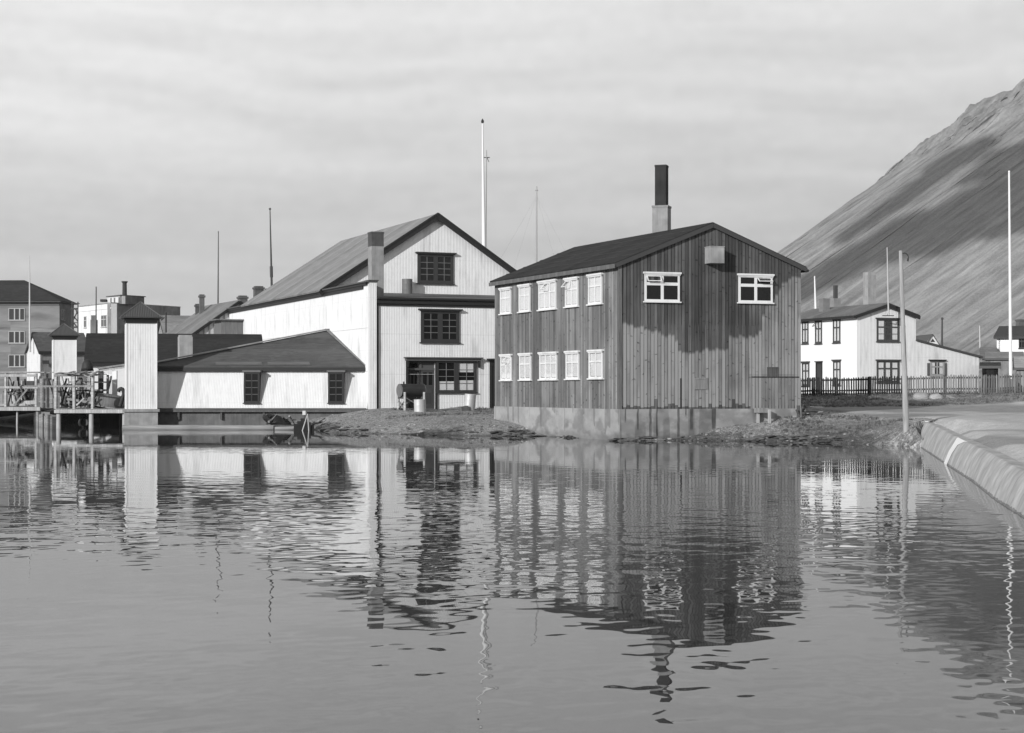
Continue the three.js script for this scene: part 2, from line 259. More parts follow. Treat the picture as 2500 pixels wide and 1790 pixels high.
function wallX(d) { for (let i = 0; i + 1 < seawall.length; i++) { const [x0, d0] = seawall[i], [x1, d1] = seawall[i + 1]; if (d <= d0 && d >= d1) return lerp(x1, x0, (d - d1) / (d0 - d1)); } return d > 60 ? 1e9 : 3.5; }
const roadness = (x, d) => { // the beaten road surface right of the warehouse
  const e = d < 61 ? wallX(d) + .8 : lerp(14.9, 13.5, smooth(61, 75, d)) - (d > 75 ? (d - 75) * .15 : 0), k = d < 61 ? .35 : 1;
  return smooth(0, .4 + .8 * k, x - e + 1.0 * k * (fbm(x * .6, d * .6, 3, 1e6, 1e6, 90) - .5)) * (1 - smooth(79.5, 82.5, d + 2 * (fbm(x * .6, d * .6, 3, 1e6, 1e6, 91) - .5) + (x - 14) * .12));
};
const wallH = (d) => .57 + .23 * Math.pow(clamp((d - 26) / 34), 1.3);
function level(x, d) {
  const inX = smooth(-44, -34, x) * (1 - smooth(44, 60, x)), inD = smooth(4, 12, d) * (1 - smooth(108, 122, d));
  const far = d > 95 ? (x > 0 ? 1.9 : 1.0) : (x > 14 ? 1.0 : -1.4), land = inX * inD > 0 ? clamp(tps(x, d), -1.4, 2.4) : far;
  let h = lerp(far, land, inX * inD);
  if (d < 60 && x > 3) { const o = x - wallX(d); if (o > -.6) h = lerp(wallH(d) - .035 + .016 * Math.max(0, o - .6), h, smooth(51, 60, d)); }
  const rq = x > 11 && d > 10 && d < 90 ? 1 - .9 * roadness(x, d) : 1;
  if (h > -.5 && d < 125) h += rq * .05 * (fbm(x * .9, d * .9, 3, 1e6, 1e6, 77) - .5) * (h < .3 ? .7 : 1) + rq * .02 * (vn(x * 3, d * 3, 1e6, 1e6, 78) - .5);
  return h;
}
function ground(x, d) {
  let h = level(x, d);
  if (d < 61.8 && x < 40) { const e = wallX(d); h = x > e + 1.9 ? Math.max(h - .03, .3) : x > e + .2 ? Math.min(h, .15) : (x > 7.5 - (60 - d) * .2 || h > -.3) && d < 58 ? Math.min(h, -.6) : h; }
  return h;
}
const steps = (list) => { const o = []; for (let i = 0; i + 1 < list.length; i++) { const [a, st] = list[i], b = list[i + 1][0], n = Math.max(1, Math.round((b - a) / st)); for (let k = 0; k < n; k++) o.push(a + (b - a) * k / n); } o.push(list[list.length - 1][0]); return o; };
{
  const xs = steps([[-1500, 60], [-120, 6], [-32, 1.2], [-16, .35], [32, 1], [60, 8], [160, 60], [2500, 1]]), ds = steps([[-40, 6], [5, 1.2], [54, .3], [92, .8], [124, 8], [300, 80], [3200, 1]]);
  const pos = [], col = [], uv = [], idx = [];
  for (const d of ds) for (const x of xs) {
    const y = ground(x, d); pos.push(x, y, -d); uv.push(x, d);
    let c = .25 + .14 * (fbm(x * .35, d * .35, 4, 1e6, 1e6, 81) - .5);
    const weed = smooth(.5, .62, fbm(x * .8 + 5, d * .5, 4, 1e6, 1e6, 83));           // wrack and weed along the tide line
    if (y < .32 && d < 90) c *= 1 - .5 * weed;
    if (y > -.6 && y < .04) c *= .55;                                                 // wet stones
    const r = x > 11 ? roadness(x, d) : 0;
    if (x > 11 && d > 62 && d < 72 && r < .5) c *= lerp(.8, 1.5, smooth(.66, .86, y));   // pale sand at the top of the bank
    if (d > 82 && x > 14 && y > 1.1) c *= .6 + .5 * fbm(x * 1.2, d * 1.2, 3, 1e6, 1e6, 88);
    col.push(c, c, c);
  }
  for (let j = 0; j + 1 < ds.length; j++) for (let i = 0; i + 1 < xs.length; i++) { const a = j * xs.length + i, b = a + 1, c = a + xs.length, e = c + 1; idx.push(a, b, e, a, e, c); }
  const g = new THREE.BufferGeometry(); g.setAttribute('position', new THREE.Float32BufferAttribute(pos, 3)); g.setAttribute('color', new THREE.Float32BufferAttribute(col, 3)); g.setAttribute('uv', new THREE.Float32BufferAttribute(uv, 2)); g.setIndex(idx); g.computeVertexNormals();
  structure('ground', g, new THREE.MeshPhysicalMaterial({ specularIntensity: .25, color: grey(2.0), vertexColors: true, roughness: .95, map: T.gravel, bumpMap: T.gravelBump, bumpScale: .03, side: THREE.DoubleSide }));
}
{ // the beaten sandy road
  const xs = steps([[6, .3], [34, 1], [60, 1]]), ds = steps([[14, .5], [54, .3], [86, 1]]), pos = [], uv = [], col = [], idx = [], rs = [];
  for (const d of ds) for (const x of xs) {
    const r = roadness(x, d); rs.push(r); pos.push(x, level(x, d) + lerp(-.09, .03, smooth(.3, .7, r)), -d); uv.push(x, d);
    const rut = Math.abs(d - (67.5 + (x - 14) * .55)) < .22 || Math.abs(d - (68.9 + (x - 14) * .55)) < .18 ? .75 : 1;
    const c = (.86 + .3 * (fbm(x * .4, d * .12, 4, 1e6, 1e6, 85) - .5)) * (1 - .42 * smooth(.52, .66, fbm(x * .22 + 9.4, d * .16, 3, 1e6, 1e6, 87))) * lerp(1, rut, smooth(.35, .6, vn(x * .6, d * .2, 1e6, 1e6, 89))); col.push(c, c, c);
  }
  for (let j = 0; j + 1 < ds.length; j++) for (let i = 0; i + 1 < xs.length; i++) { const a = j * xs.length + i, b = a + 1, c = a + xs.length, e = c + 1; if (Math.max(rs[a], rs[b], rs[c], rs[e]) > .03) idx.push(a, b, e, a, e, c); }
  const g = new THREE.BufferGeometry(); g.setAttribute('position', new THREE.Float32BufferAttribute(pos, 3)); g.setAttribute('color', new THREE.Float32BufferAttribute(col, 3)); g.setAttribute('uv', new THREE.Float32BufferAttribute(uv, 2)); g.setIndex(idx); g.computeVertexNormals();
  structure('road', g, new THREE.MeshStandardMaterial({ color: grey(.72), vertexColors: true, roughness: .95, map: T.sand, bumpMap: T.gravelBump, bumpScale: .008, side: THREE.DoubleSide }));
}
{ // loose stones and shingle on the foreshore
  const protos = [0].map((k) => { const g = new THREE.IcosahedronGeometry(1, 1), p = g.attributes.position; for (let i = 0; i < p.count; i++) { const q = V(p.getX(i), p.getY(i), p.getZ(i)), f = .75 + .5 * vn(q.x * 1.3 + 9 * k + 20, q.y * 1.3 + q.z + 20); p.setXYZ(i, q.x * f, q.y * f * .6, q.z * f); } g.computeVertexNormals(); return g; });
  const spots = []; let guard = 0;
  while (spots.length < 5200 && guard++ < 90000) { const d = rr(57, 90), x = rr(-13, 16); const y = ground(x, d); if (y < -.03 || (y > .95 && rnd() < .75)) continue; if (x > 13.9 && d < 61) continue; const near = y < .35 ? 1 : .55; if (rnd() > near) continue; spots.push([x, y, d, Math.pow(rnd(), 6) * (y < .4 ? .085 : .04) + .01]); }
  const m = new THREE.InstancedMesh(protos[0], M(.6, .9), spots.length); m.name = 'beach_stones'; shade(m); tag(m, 'grey shingle and loose stones strewn over the foreshore', 'stones', null, 'stuff');
  spots.forEach((s, i) => { m.setMatrixAt(i, new THREE.Matrix4().compose(V(s[0], s[1] + s[3] * .1, -s[2]), new THREE.Quaternion().setFromEuler(new THREE.Euler(rr(-.4, .4), rr(0, 6), rr(-.4, .4))), V(s[3] * rr(.8, 1.5), s[3], s[3] * rr(.7, 1.2)))); m.setColorAt(i, grey(.14 + .5 * Math.pow(rnd(), 3))); });
  scene.add(m);
}
function rippleRow(data, o, W, K, ca, sa, cr, sr, gx, gd, lg, patch, p0, PW, pf, amp) {
  for (let i = 0; i < W; i++) {
    let sx = 0, sd = 0;
    for (let k = 0; k < K; k++) { const c = ca[k], s = sa[k], g = c * lg[k]; sx += gx[k] * g; sd += gd[k] * g; ca[k] = c * cr[k] - s * sr[k]; sa[k] = c * sr[k] + s * cr[k]; }
    const q = p0 + (i >> 3), f = (i & 7) / 8, t0 = patch[q] + (patch[q + 1] - patch[q]) * f, t1 = patch[q + PW] + (patch[q + PW + 1] - patch[q + PW]) * f;
    const m = amp * (t0 + (t1 - t0) * pf), nx = -sx * m, nd = -sd * m, l = .5 / Math.sqrt(nx * nx + nd * nd + 1);
    data[o++] = nx * l + .5; data[o++] = nd * l + .5; data[o++] = l + .5; data[o++] = 1;
  }
}
{ // wrack left along the tide line
  const g = new THREE.IcosahedronGeometry(1, 2), p = g.attributes.position; for (let i = 0; i < p.count; i++) { const q = V(p.getX(i), p.getY(i), p.getZ(i)), f = .5 + vn(q.x * 2.4 + 30, q.y * 2.4 + q.z * 2.4 + 30); p.setXYZ(i, q.x * f, q.y * f * .22, q.z * f); } g.computeVertexNormals();
  const put = []; let guard = 0; while (put.length < 190 && guard++ < 60000) { const x = rr(-12, 14), d = rr(58, 86), y = level(x, d); if (y > -.03 && y < .2 && vn(x * .7, d * 1.5, 1e6, 1e6, 310) > .45 && d > 61) put.push([x, y, d]); }
  const m = new THREE.InstancedMesh(g, M(.1, .85), put.length); m.name = 'seaweed'; shade(m); tag(m, 'dark seaweed washed up in patches along the tide line', 'seaweed', null, 'stuff');
  put.forEach((q, i) => { const k = rr(.08, .34); m.setMatrixAt(i, new THREE.Matrix4().compose(V(q[0], q[1] + .01, -q[2]), new THREE.Quaternion().setFromAxisAngle(V(0, 1, 0), rr(0, 6.28)), V(k * rr(1, 2), k, k))); m.setColorAt(i, grey(rr(.5, 1.6))); }); scene.add(m);
}
{ // the sea: a calm sheet with small ripples in its normals
  const W = 2048, H = 2048, MX = 56, MD = 92, X0 = -28, D0 = 4, data = new Float32Array(W * H * 4), waves = [];
  for (let k = 0; k < 54; k++) { const L = .19 * Math.pow(9, Math.pow(rnd(), 2.1)), th = .35 + rr(-1.25, 1.25) + (rnd() < .3 ? 1.7 : 0); waves.push([2 * Math.PI / L * Math.sin(th), 2 * Math.PI / L * Math.cos(th), rr(0, 6.28), Math.pow(L, .12), L]); }
  const norm = 1 / Math.sqrt(waves.reduce((a, w) => a + w[3] * w[3] / 2, 0)), K = waves.length, dx = MX / W;
  const ca = new Float64Array(K), sa = new Float64Array(K), cr = new Float64Array(K), sr = new Float64Array(K), gx = new Float64Array(K), gd = new Float64Array(K), lg = new Float64Array(K);
  waves.forEach((w, k) => { const q = w[3] / Math.hypot(w[0], w[1]); gx[k] = q * w[0]; gd[k] = q * w[1]; cr[k] = Math.cos(w[0] * dx); sr[k] = Math.sin(w[0] * dx); });
  const PW = 257, patch = new Float64Array(PW * PW); for (let j = 0; j < PW; j++) for (let i = 0; i < PW; i++) patch[j * PW + i] = .4 + 1.2 * smooth(.34, .68, fbm((X0 + MX * i / 256) * .09 + 30, (D0 + MD * j / 256) * .2, 3, 1e6, 1e6, 101));
  for (let j = 0; j < H; j++) {
    const d = D0 + (j + .5) / H * MD, level = .0068 * (d < 14 ? lerp(.8, 1, d / 14) : 1) * (1 - .5 * smooth(30, 44, d)) * (1 - .5 * smooth(48, 64, d));
    for (let k = 0; k < K; k++) { const a = waves[k][1] * d + waves[k][2] + waves[k][0] * (X0 + .5 * dx); ca[k] = Math.cos(a); sa[k] = Math.sin(a); }
    const near = 1 + .45 * (1 - smooth(13, 32, d)); for (let k = 0; k < K; k++) lg[k] = waves[k][4] > .9 ? near : 1;
    const pj = Math.min(255, Math.floor(j / H * 256)), pf = j / H * 256 - pj;
    rippleRow(data, j * W * 4, W, K, ca, sa, cr, sr, gx, gd, lg, patch, pj * PW, PW, pf, level * norm);
  }
  const nm = new THREE.DataTexture(data, W, H, THREE.RGBAFormat, THREE.FloatType); nm.wrapS = nm.wrapT = THREE.MirroredRepeatWrapping; nm.magFilter = nm.minFilter = THREE.LinearFilter; nm.needsUpdate = true;
  const g = new THREE.PlaneGeometry(240, 190, 1, 1).rotateX(-Math.PI / 2).translate(0, 0, -45), p = g.attributes.position, uv = g.attributes.uv;
  for (let i = 0; i < p.count; i++) uv.setXY(i, (p.getX(i) - X0) / MX, (-p.getZ(i) - D0) / MD);
  structure('water', g, new THREE.MeshPhysicalMaterial({ color: grey(.05), roughness: .015, ior: 1.33, normalMap: nm, normalScale: new THREE.Vector2(1, 1) }));
}
{ // the mountain: a scree slope falling to the left under a stepped cliff edge
  const sil = [[1560, 880], [1800, 716], [1940, 621], [1989, 583], [2064, 539], [2077, 519], [2113, 497], [2157, 473], [2210, 435], [2230, 406], [2259, 375], [2279, 334], [2326, 309], [2388, 264], [2402, 241], [2490, 211], [2502, 190], [2620, 140], [2800, 95], [3100, 60], [3600, 30], [4400, 0], [5600, -20], [7400, -40]];
  const NC = 620, NR = 230, pos = [], col = [], uv = [], idx = [], dir = [-.9, -.436];
  const top = (x) => { let i = 0; while (i + 2 < sil.length && sil[i + 1][0] < x) i++; const [x0, y0] = sil[i], [x1, y1] = sil[i + 1]; return lerp(y0, y1, clamp((x - x0) / (x1 - x0))); };
  for (let c = 0; c <= NC; c++) {
    const t = c / NC, x = t < .62 ? lerp(1560, 2900, t / .62) : lerp(2900, 7400, Math.pow((t - .62) / .38, 1.4));
    const D = 1750 - (x - 1560) * .12, jag = x > 1950 ? 11 * (fbm(x * .04, 1, 5) - .5) : 4 * (fbm(x * .03, 1, 3) - .5), P0 = [px2X(x, D), px2Y(top(x) + jag, D), D], run = Math.max(P0[1], 1) / Math.tan(.59), soft = px2Y([-150, -100, -50, 0, 50, 100, 150].reduce((a, o) => a + top(Math.max(1560, x + o)), 0) / 7, D);
    const cs = run * 0 + x * .012;
    for (let r = 0; r <= NR; r++) {
      const s = r / NR, k = s * 1.12, dist = k * run, drop = lerp(P0[1], Math.min(soft, P0[1] + 8), smooth(0, .25, s)) * Math.pow(1 - s, 1.1);
      const gul = (fbm(x * .05 + 3 * s, s * 2.2, 4, 1e6, 1e6, 120) - .5) * 20 * smooth(.0, .15, s) + (fbm(x * .22, s * 5, 3, 1e6, 1e6, 122) - .5) * 10 * smooth(.02, .1, s);
      const cliff = P0[1] > 100 ? 20 * (fbm(x * .06, dist * .05, 4, 1e6, 1e6, 124) - .5) * (1 - smooth(.12, .3, s)) * smooth(0, .03, s) : 0;
      const y = Math.max(drop, -3) + (gul * .35 + cliff) * smooth(0, .04, s) * clamp(drop / 30);
      pos.push(P0[0] + dir[0] * dist, y, -(P0[2] + dir[1] * dist + gul * .6));
      const X = P0[0] + dir[0] * dist, ex = 1250 + X / 1580 * F, ey = HZ - y / 1580 * F;                                       // front elevation of the slope
      const n = fbm(x * .09 + s * 2, s * 3.2, 5, 1e6, 1e6, 130), rib = fbm(x * .3, s * 2, 3, 1e6, 1e6, 135), wb = 26 * (fbm(x * .016, s * 3, 4, 1e6, 1e6, 133) - .5) + 26 * (rib - .5);
      const lineAt = (pts) => { let i = 0; while (i + 2 < pts.length && pts[i + 1][0] < ex) i++; const [a, p] = pts[i], [b, q] = pts[i + 1]; return lerp(p, q, (ex - a) / (b - a)); };
      const inBand = (pts, up, dn) => { const e = ey - lineAt(pts) + wb; return smooth(-up - 14, -up + 14, e) * (1 - smooth(dn - 26, dn + 26, e)); };
      let v = .27 + .1 * (n - .5) + .2 * (rib - .5);
      const shadeBand = Math.max(inBand([[1900, 720], [2077, 622], [2210, 552], [2343, 530], [2500, 470], [2900, 330]], 34 + (ex - 2000) * .05, 34 + (ex - 2000) * .09), .85 * inBand([[1950, 652], [2064, 574], [2150, 520], [2232, 462], [2343, 385], [2440, 330], [2600, 270]], 18, 24) * smooth(1990, 2060, ex), .7 * inBand([[2330, 470], [2450, 372], [2600, 300]], 10, 34) * smooth(2380, 2440, ex));
      v *= lerp(1, .8, shadeBand * smooth(.4, .6, n + .3 * (rib - .5)));                                                                                                        // cloud shade painted into the slope colour, broken into tongues
      if (s < .16 && P0[1] > 120) v = lerp(.25 + .2 * (fbm(x * .1, dist * .12, 4, 1e6, 1e6, 138) - .5), v, smooth(.07, .16, s));      // bare rock of the edge
      v *= .92 + .16 * vn(x * .9, s * 60, 1e6, 1e6, 140);
      const tr = Math.abs(ey - (822 - (ex - 2300) * .05)); if (tr < 7 && ex > 2270) v *= 1.3;                                          // pale track at the foot
      if (ey > 850) v *= .8;
      v = Math.max(.04, v); col.push(v, v, v); uv.push(x * .42, dist);
    }
  }
  const Q = NR + 1; for (let c = 0; c < NC; c++) for (let r = 0; r < NR; r++) { const a = c * Q + r; idx.push(a, a + 1, a + Q + 1, a, a + Q + 1, a + Q); }
  const g = new THREE.BufferGeometry(); g.setAttribute('position', new THREE.Float32BufferAttribute(pos, 3)); g.setAttribute('color', new THREE.Float32BufferAttribute(col, 3)); g.setAttribute('uv', new THREE.Float32BufferAttribute(uv, 2)); g.setIndex(idx); g.computeVertexNormals();
  structure('mountain', g, new THREE.MeshPhysicalMaterial({ specularIntensity: .1, color: grey(1.15), vertexColors: true, roughness: 1, map: T.scree, side: THREE.DoubleSide }));
  // unseen cloud lumps added towards the sun, shaped to cast shade bands on scree
  const near = (x, y) => { let best = 1e9, q = null; for (let i = 0; i < pos.length; i += 3) { const d = -pos[i + 2], u = 1250 + pos[i] / d * F - x, v = HZ - (pos[i + 1] - CY) / d * F - y, k = u * u + v * v + d * .02; if (k < best) { best = k; q = V(pos[i], pos[i + 1], pos[i + 2]); } } return q; };
  const cloudMat = M(.9, 1), puff = (list, label) => {
    const gs = [], full = []; for (let i = 0; i + 1 < list.length; i++) for (let k = 0; k < 3; k++) full.push(list[i].map((v, n) => lerp(v, list[i + 1][n], k / 3)));
    const pts = full.map(([x, y]) => near(x, y).addScaledVector(SUN, 1500));
    full.forEach(([x, y, hx, hy], i) => { const c = pts[i], dir = pts[Math.min(i + 1, pts.length - 1)].clone().sub(pts[Math.max(0, i - 1)]).normalize(), q0 = new THREE.Quaternion().setFromUnitVectors(V(1, 0, 0), dir); for (let k = 0; k < 3; k++) { const g = new THREE.IcosahedronGeometry(1, 3), p = g.attributes.position; for (let n = 0; n < p.count; n++) { const q = V(p.getX(n), p.getY(n), p.getZ(n)), f = .72 + .56 * fbm(q.x * 2 + x + k + 50, q.y * 2 + q.z * 2 + 50, 3); p.setXYZ(n, q.x * f, q.y * f, q.z * f); } g.computeVertexNormals(); gs.push(g.scale(hx * rr(1, 1.9), hy * rr(.45, 1), hx * rr(.4, .8)).applyQuaternion(q0).translate(c.x + rr(-.5, .5) * hx, c.y + rr(-.7, .7) * hy, c.z + rr(-.5, .5) * hx)); } });
    const o = structure('shade_cloud', merge(gs), cloudMat); o.name = numbered('shade_cloud'); return o; };
  puff([[1990, 690, 16, 7], [2060, 650, 20, 10], [2140, 606, 24, 14], [2220, 575, 26, 18], [2300, 556, 28, 22], [2380, 520, 30, 26], [2460, 492, 32, 30], [2560, 450, 36, 34]]);
  puff([[2070, 572, 12, 4], [2130, 535, 14, 5], [2200, 487, 16, 6], [2260, 446, 18, 8], [2330, 398, 18, 9], [2400, 350, 16, 7]]);
  puff([[2400, 424, 16, 6], [2460, 392, 20, 10], [2540, 350, 24, 14]]);
}
{ // sea wall
  const lean = .34, tw = .75, H = wallH;
  const path = []; for (let i = 0; i + 1 < seawall.length; i++) for (let k = 0; k < 30; k++) path.push(along(seawall[i], [seawall[i + 1][0] - seawall[i][0], seawall[i + 1][1] - seawall[i][1]], k / 30)); path.push(seawall[seawall.length - 1]);
  let len = 0; const prof = path.map((p, i) => {
    const a = path[Math.max(0, i - 6)], b = path[Math.min(path.length - 1, i + 6)], dx = b[0] - a[0], dd = b[1] - a[1], l = Math.hypot(dx, dd), n = [-dd / l, dx / l]; if (i) len += Math.hypot(p[0] - path[i - 1][0], p[1] - path[i - 1][1]);
    const h = H(p[1]) + .012 * (fbm(len * .5, 3, 3) - .5), j = .02 * (fbm(len * .5, 9, 3) - .5), rows = [[-.5, -1.2], [-.02, -.05], [.12 + j, h * .45], [.24 + j, h * .8], [lean - .005 + j, h - .012], [lean + .03 + j, h + .003], [lean + .3, h - .012], [lean + tw, h - .3]];
    return { d: p[1], len, pts: rows.map(([o, y], k) => [V(p[0] + n[0] * o, y, -(p[1] + n[1] * o)), k < 6 ? y * 1.1 : y + o]) };
  });
  const pos = [], uv = [], idx = [], R = 8; prof.forEach((q) => q.pts.forEach(([v, w]) => { pos.push(v.x, v.y, v.z); uv.push(q.len, w); }));
  for (let i = 0; i + 1 < path.length; i++) for (let k = 0; k + 1 < R; k++) { const a = i * R + k; idx.push(a, a + R, a + R + 1, a, a + R + 1, a + 1); } for (let k = 1; k + 1 < R; k++) idx.push(0, k, k + 1);
  const g = new THREE.BufferGeometry(); g.setAttribute('position', new THREE.Float32BufferAttribute(pos, 3)); g.setAttribute('uv', new THREE.Float32BufferAttribute(uv, 2)); g.setIndex(idx); g.computeVertexNormals();
  const w = thing('sea_wall', 'sloping concrete sea wall edging the road beside the water', 'sea wall', V(13, 0, -52));
  part('wall', toCreasedNormals(g, .3), M(.58, .92, { map: T.seawall, bumpMap: T.seawall, bumpScale: .008 }), w);
  const pick = prof.filter((q) => q.d < 46.6 && q.d > 42.4), PN = 12, pp = [], pf = []; // a splash of white paint down the face
  for (let i = 0; i <= PN; i++) { const u = i / PN; for (let k = 1; k <= 5; k++) { const t = (k - 1) / 4, mid = lerp(.3, .62, t), half = lerp(.16, .46, t * t) + .09 * (hash(k, i > 6, 4) - .5), f = clamp(mid + (u - .5) * 2 * half) * (pick.length - 1.01), i0 = Math.floor(f), v = pick[i0].pts[k][0].clone().lerp(pick[i0 + 1].pts[k][0], f - i0); pp.push(v.x - .008, v.y + .008, v.z + .004); } }
  for (let i = 0; i < PN; i++) for (let k = 0; k < 4; k++) { const a = i * 5 + k; pf.push(a, a + 5, a + 6, a, a + 6, a + 1); }
  const pg = new THREE.BufferGeometry(); pg.setAttribute('position', new THREE.Float32BufferAttribute(pp, 3)); pg.setIndex(pf); pg.computeVertexNormals(); part('paint_splash', metric(pg), M(.8, .7), w, 'splash of white paint on the sea wall');
}

// ---------------------------------------------------------------- dark wooden warehouse
{
  const W = WG.len, Y0 = 1.22, EV = 6.84, AP = 8.43, base = V(WG.A[0], 0, -WG.A[1]);
  const t = thing('warehouse', 'dark weathered wooden warehouse with white windows, tall chimney and concrete base', 'warehouse', base);
  const topG = (s) => EV + (AP - EV) * (1 - Math.abs(2 * s / W - 1));
  // bleached lower boarding: its outline steps from board to board
  const edge = [[0, 895], [70, 895], [200, 915], [280, 945], [390, 975], [420, 1060], [560, 1066], [690, 1040], [705, 985], [820, 972], [868, 950], [890, 830], [960, 740], [1000, 690], [1100, 640]].map(([x, y]) => WG.px(z5(x, y)));
  const lineY = (s) => { let i = 0; while (i + 2 < edge.length && edge[i + 1][0] < s) i++; const [a, p] = edge[i], [b, q] = edge[i + 1]; return lerp(p, q, clamp((s - a) / (b - a))); };
  const BW = W / 54, bl = (x, y, k) => { const e = lineY((k + .5) * BW) + .16 * (hash(k, 4, 8) - .5) - y; let f = lerp(.52, 1.55, smooth(-.08, .08, e + .5 * (fbm(x * 1.1, y * 1.1, 4, 1e6, 1e6, 263) - .5))) * (.62 + .76 * fbm(x * .9 + 3, y * .7, 4, 1e6, 1e6, 265)); if (x > 5.5) f *= y < 2.6 ? .84 : 1.04; if (y < Y0 + .06 + .34 * Math.pow(hash(k, 3, 77), 3) && x < 5.6) f *= .35; return f; };
  const mapG = boardTex(1600, 1600, 8, 8.6, BW, .62, bl, 200), mapL = boardTex(1536, 768, 12.8, 7, WL.len / 84, .66, (x, y, k) => 1 + .18 * (hash(k, 5, 9) - .5) - .22 * smooth(.52, .7, vn(x * .7, y * .4, 1e6, 1e6, 260)), 300);
  const wood = M(.29, .82, { map: mapG }), woodL = M(.31, .82, { map: mapL });
  const gw = part('gable_wall', WG.w(prism([[.02, Y0], [W - .02, Y0], [W - .02, EV - .06], [W / 2, AP - .06], [.02, EV - .06]], -.3, 0)), timberBlack, t);
  for (let k = 0; k < 54; k++) { const a = k * BW + .008 + rr(-.003, .004), b = (k + 1) * BW - .009 + rr(-.004, .003), n1 = .022 + .016 * rnd(), y0 = Y0 - .02 - .03 * rnd(); part('board', WG.w(prism([[a, y0], [b, y0], [b, topG(b) - .02], ...(a < W / 2 && b > W / 2 ? [[W / 2, AP - .02]] : []), [a, topG(a) - .02]], .001, n1)), wood, gw); }
  const sw = part('wall', [WL.w(box(0, WL.len - .3, Y0, EV - .04, -.3, 0)), ...[1].map(() => { const wr = new Wall([11.62, 68.4], [11.62 - 4.93, 68.4 + 11.5]); return wr.w(box(.02, wr.len, Y0, EV - .04, -.3, .02)); }), (() => { const wb = new Wall([11.62 - 4.93, 79.9], [-0.766, 77.5]); return wb.w(prism([[.3, Y0], [wb.len - .3, Y0], [wb.len - .3, EV - .05], [wb.len / 2, AP - .06], [.3, EV - .05]], -.25, 0)); })()], timberBlack, t);
  const LB = WL.len / 84; for (let k = 0; k < 84; k++) { const a = k * LB + .004, b = (k + 1) * LB - .004; part('board', WL.w(box(a, b, Y0 - .02 - .02 * rnd(), EV - .03, .001, .02 + .008 * rnd())), woodL, sw); }
  part('corner_board', [WG.w(box(-.035, .09, Y0, EV - .02, .035, .05)), WL.w(box(WL.len - .1, WL.len + .034, Y0, EV - .02, .03, .048))], M(.2, .8, { map: T.timber }), t);
  // concrete base with long rust and damp runs
  const runs = [[590, 20, 330], [705, 26, 420], [765, 18, 400], [965, 26, 400], [1085, 32, 330], [1035, 16, 200], [1290, 46, 330], [475, 14, 260]].map(([x, w, y]) => { const a = WG.px(z8(x, y)); return [a[0], w / 3.78 / F * 67 * .5, a[1]]; });
  const cg = tex(1024, 512, 8, 4, (x, y) => { const Y = y - 2; let v = .6 + .25 * fbm(x * 2, Y * 2 + 9, 5) + .3 * (fbm(x * 1.2, Y * 3 + 40, 4) - .5); v *= 1 - .38 * (1 - smooth(.08, .3, Y + .2 * (fbm(x * 3, Y * 4, 4, 1e6, 1e6, 20) - .5))); v *= 1 - .25 * smooth(.46, .66, fbm(x * 1.5 + 4, Y * 2 + 4, 5, 1e6, 1e6, 19)); v *= 1 - .3 * smooth(.45, .62, vn(x * 4, Y * .4 + 5, 1e6, 1e6, 12)); for (const [s, w, b] of runs) { const k = Math.abs(x - s + .03 * (vn(Y * 5, s * 9) - .5)) / w; if (k < 1.15 && Y > b - .1) v *= 1 - .62 * (1 - smooth(.7, 1.15, k)) * (.6 + .6 * vn(x * 20, Y * 4)) * smooth(b - .1, b + .05, Y); } return v; });
  cg.offset.set(0, .5);
  const fnd = part('foundation', [WG.w(box(0, W, -1.5, Y0 - .001, -.3, .055))], M(.4, .92, { map: cg }), t);
  const cl = tex(1024, 256, 12.8, 3.2, (x, y) => { const Y = y - 1.6; let v = .62 + .5 * (fbm(x * 1.6, Y * 2 + 9, 5, 1e6, 1e6, 401) - .4); v *= 1 - .3 * (1 - smooth(.1, .4, Y + .3 * (fbm(x * 3, Y * 4, 4, 1e6, 1e6, 405) - .5))); v *= 1 - .3 * smooth(.46, .66, fbm(x * 1.1 + 4, Y * 2 + 4, 5, 1e6, 1e6, 403)); const k = vn(x * 5, 3, 1e6, 1e6, 404); if (k > .74 && Y > .2 + 1.2 * vn(x * 5, 9)) v *= .7; return v; }); cl.offset.set(0, .5);
  part('foundation', [WL.w(box(0, WL.len + .055, -1.5, Y0 - .002, -.3, .055))], M(.44, .92, { map: cl }), t);
  // roof
  const dirB = V(-4.93, 0, -11.5).normalize(), ov = .13, Lr = Math.hypot(4.93, 11.5) + .15, f0 = (s, y) => WG.p(s, y, ov);
  const sl = (AP - EV) / (W / 2), ridge = f0(W / 2, AP + .16), eL = f0(-.2, EV + .16 - .2 * sl), eR = f0(W + .2, EV + .16 - .2 * sl), back = (p) => p.clone().addScaledVector(dirB, Lr + ov);
  const roof = part('roof', [slab([eL, ridge, back(ridge), back(eL)], .11)], felt, t); part('roof', [slab([ridge, eR, back(eR), back(ridge)], .11)], felt, t);
  for (let k = 1; k < 5; k++) { const a = eL.clone().lerp(ridge, k / 5).add(V(0, .006, 0)), b = back(eL).lerp(back(ridge), k / 5).add(V(0, .006, 0)); part('felt_lap', bar(a, b, .1, .02, V(-.3, .95, .1)), M(.07, .9, { map: T.felt }), t); }
  part('bargeboard', [bar(f0(-.2, EV + .03 - .2 * sl), f0(W / 2, AP + .03), .03, .16), bar(f0(W / 2, AP + .03), f0(W + .2, EV + .03 - .2 * sl), .03, .16)].map((g) => g.translate(WG.n.x * .02, 0, WG.n.z * .02)), M(.06, .8), t);
  const eo = V(WL.n.x, 0, WL.n.z); part('fascia', bar(eL.clone().addScaledVector(eo, .03).add(V(0, -.15, 0)), back(eL).addScaledVector(eo, .03).add(V(0, -.15, 0)), .03, .17), M(.2, .8, { map: T.timber }), t);
  part('gutter', rod(eR.clone().add(V(.05, -.16, 0)), back(eR).add(V(.05, -.16, 0)), .06), iron, t);
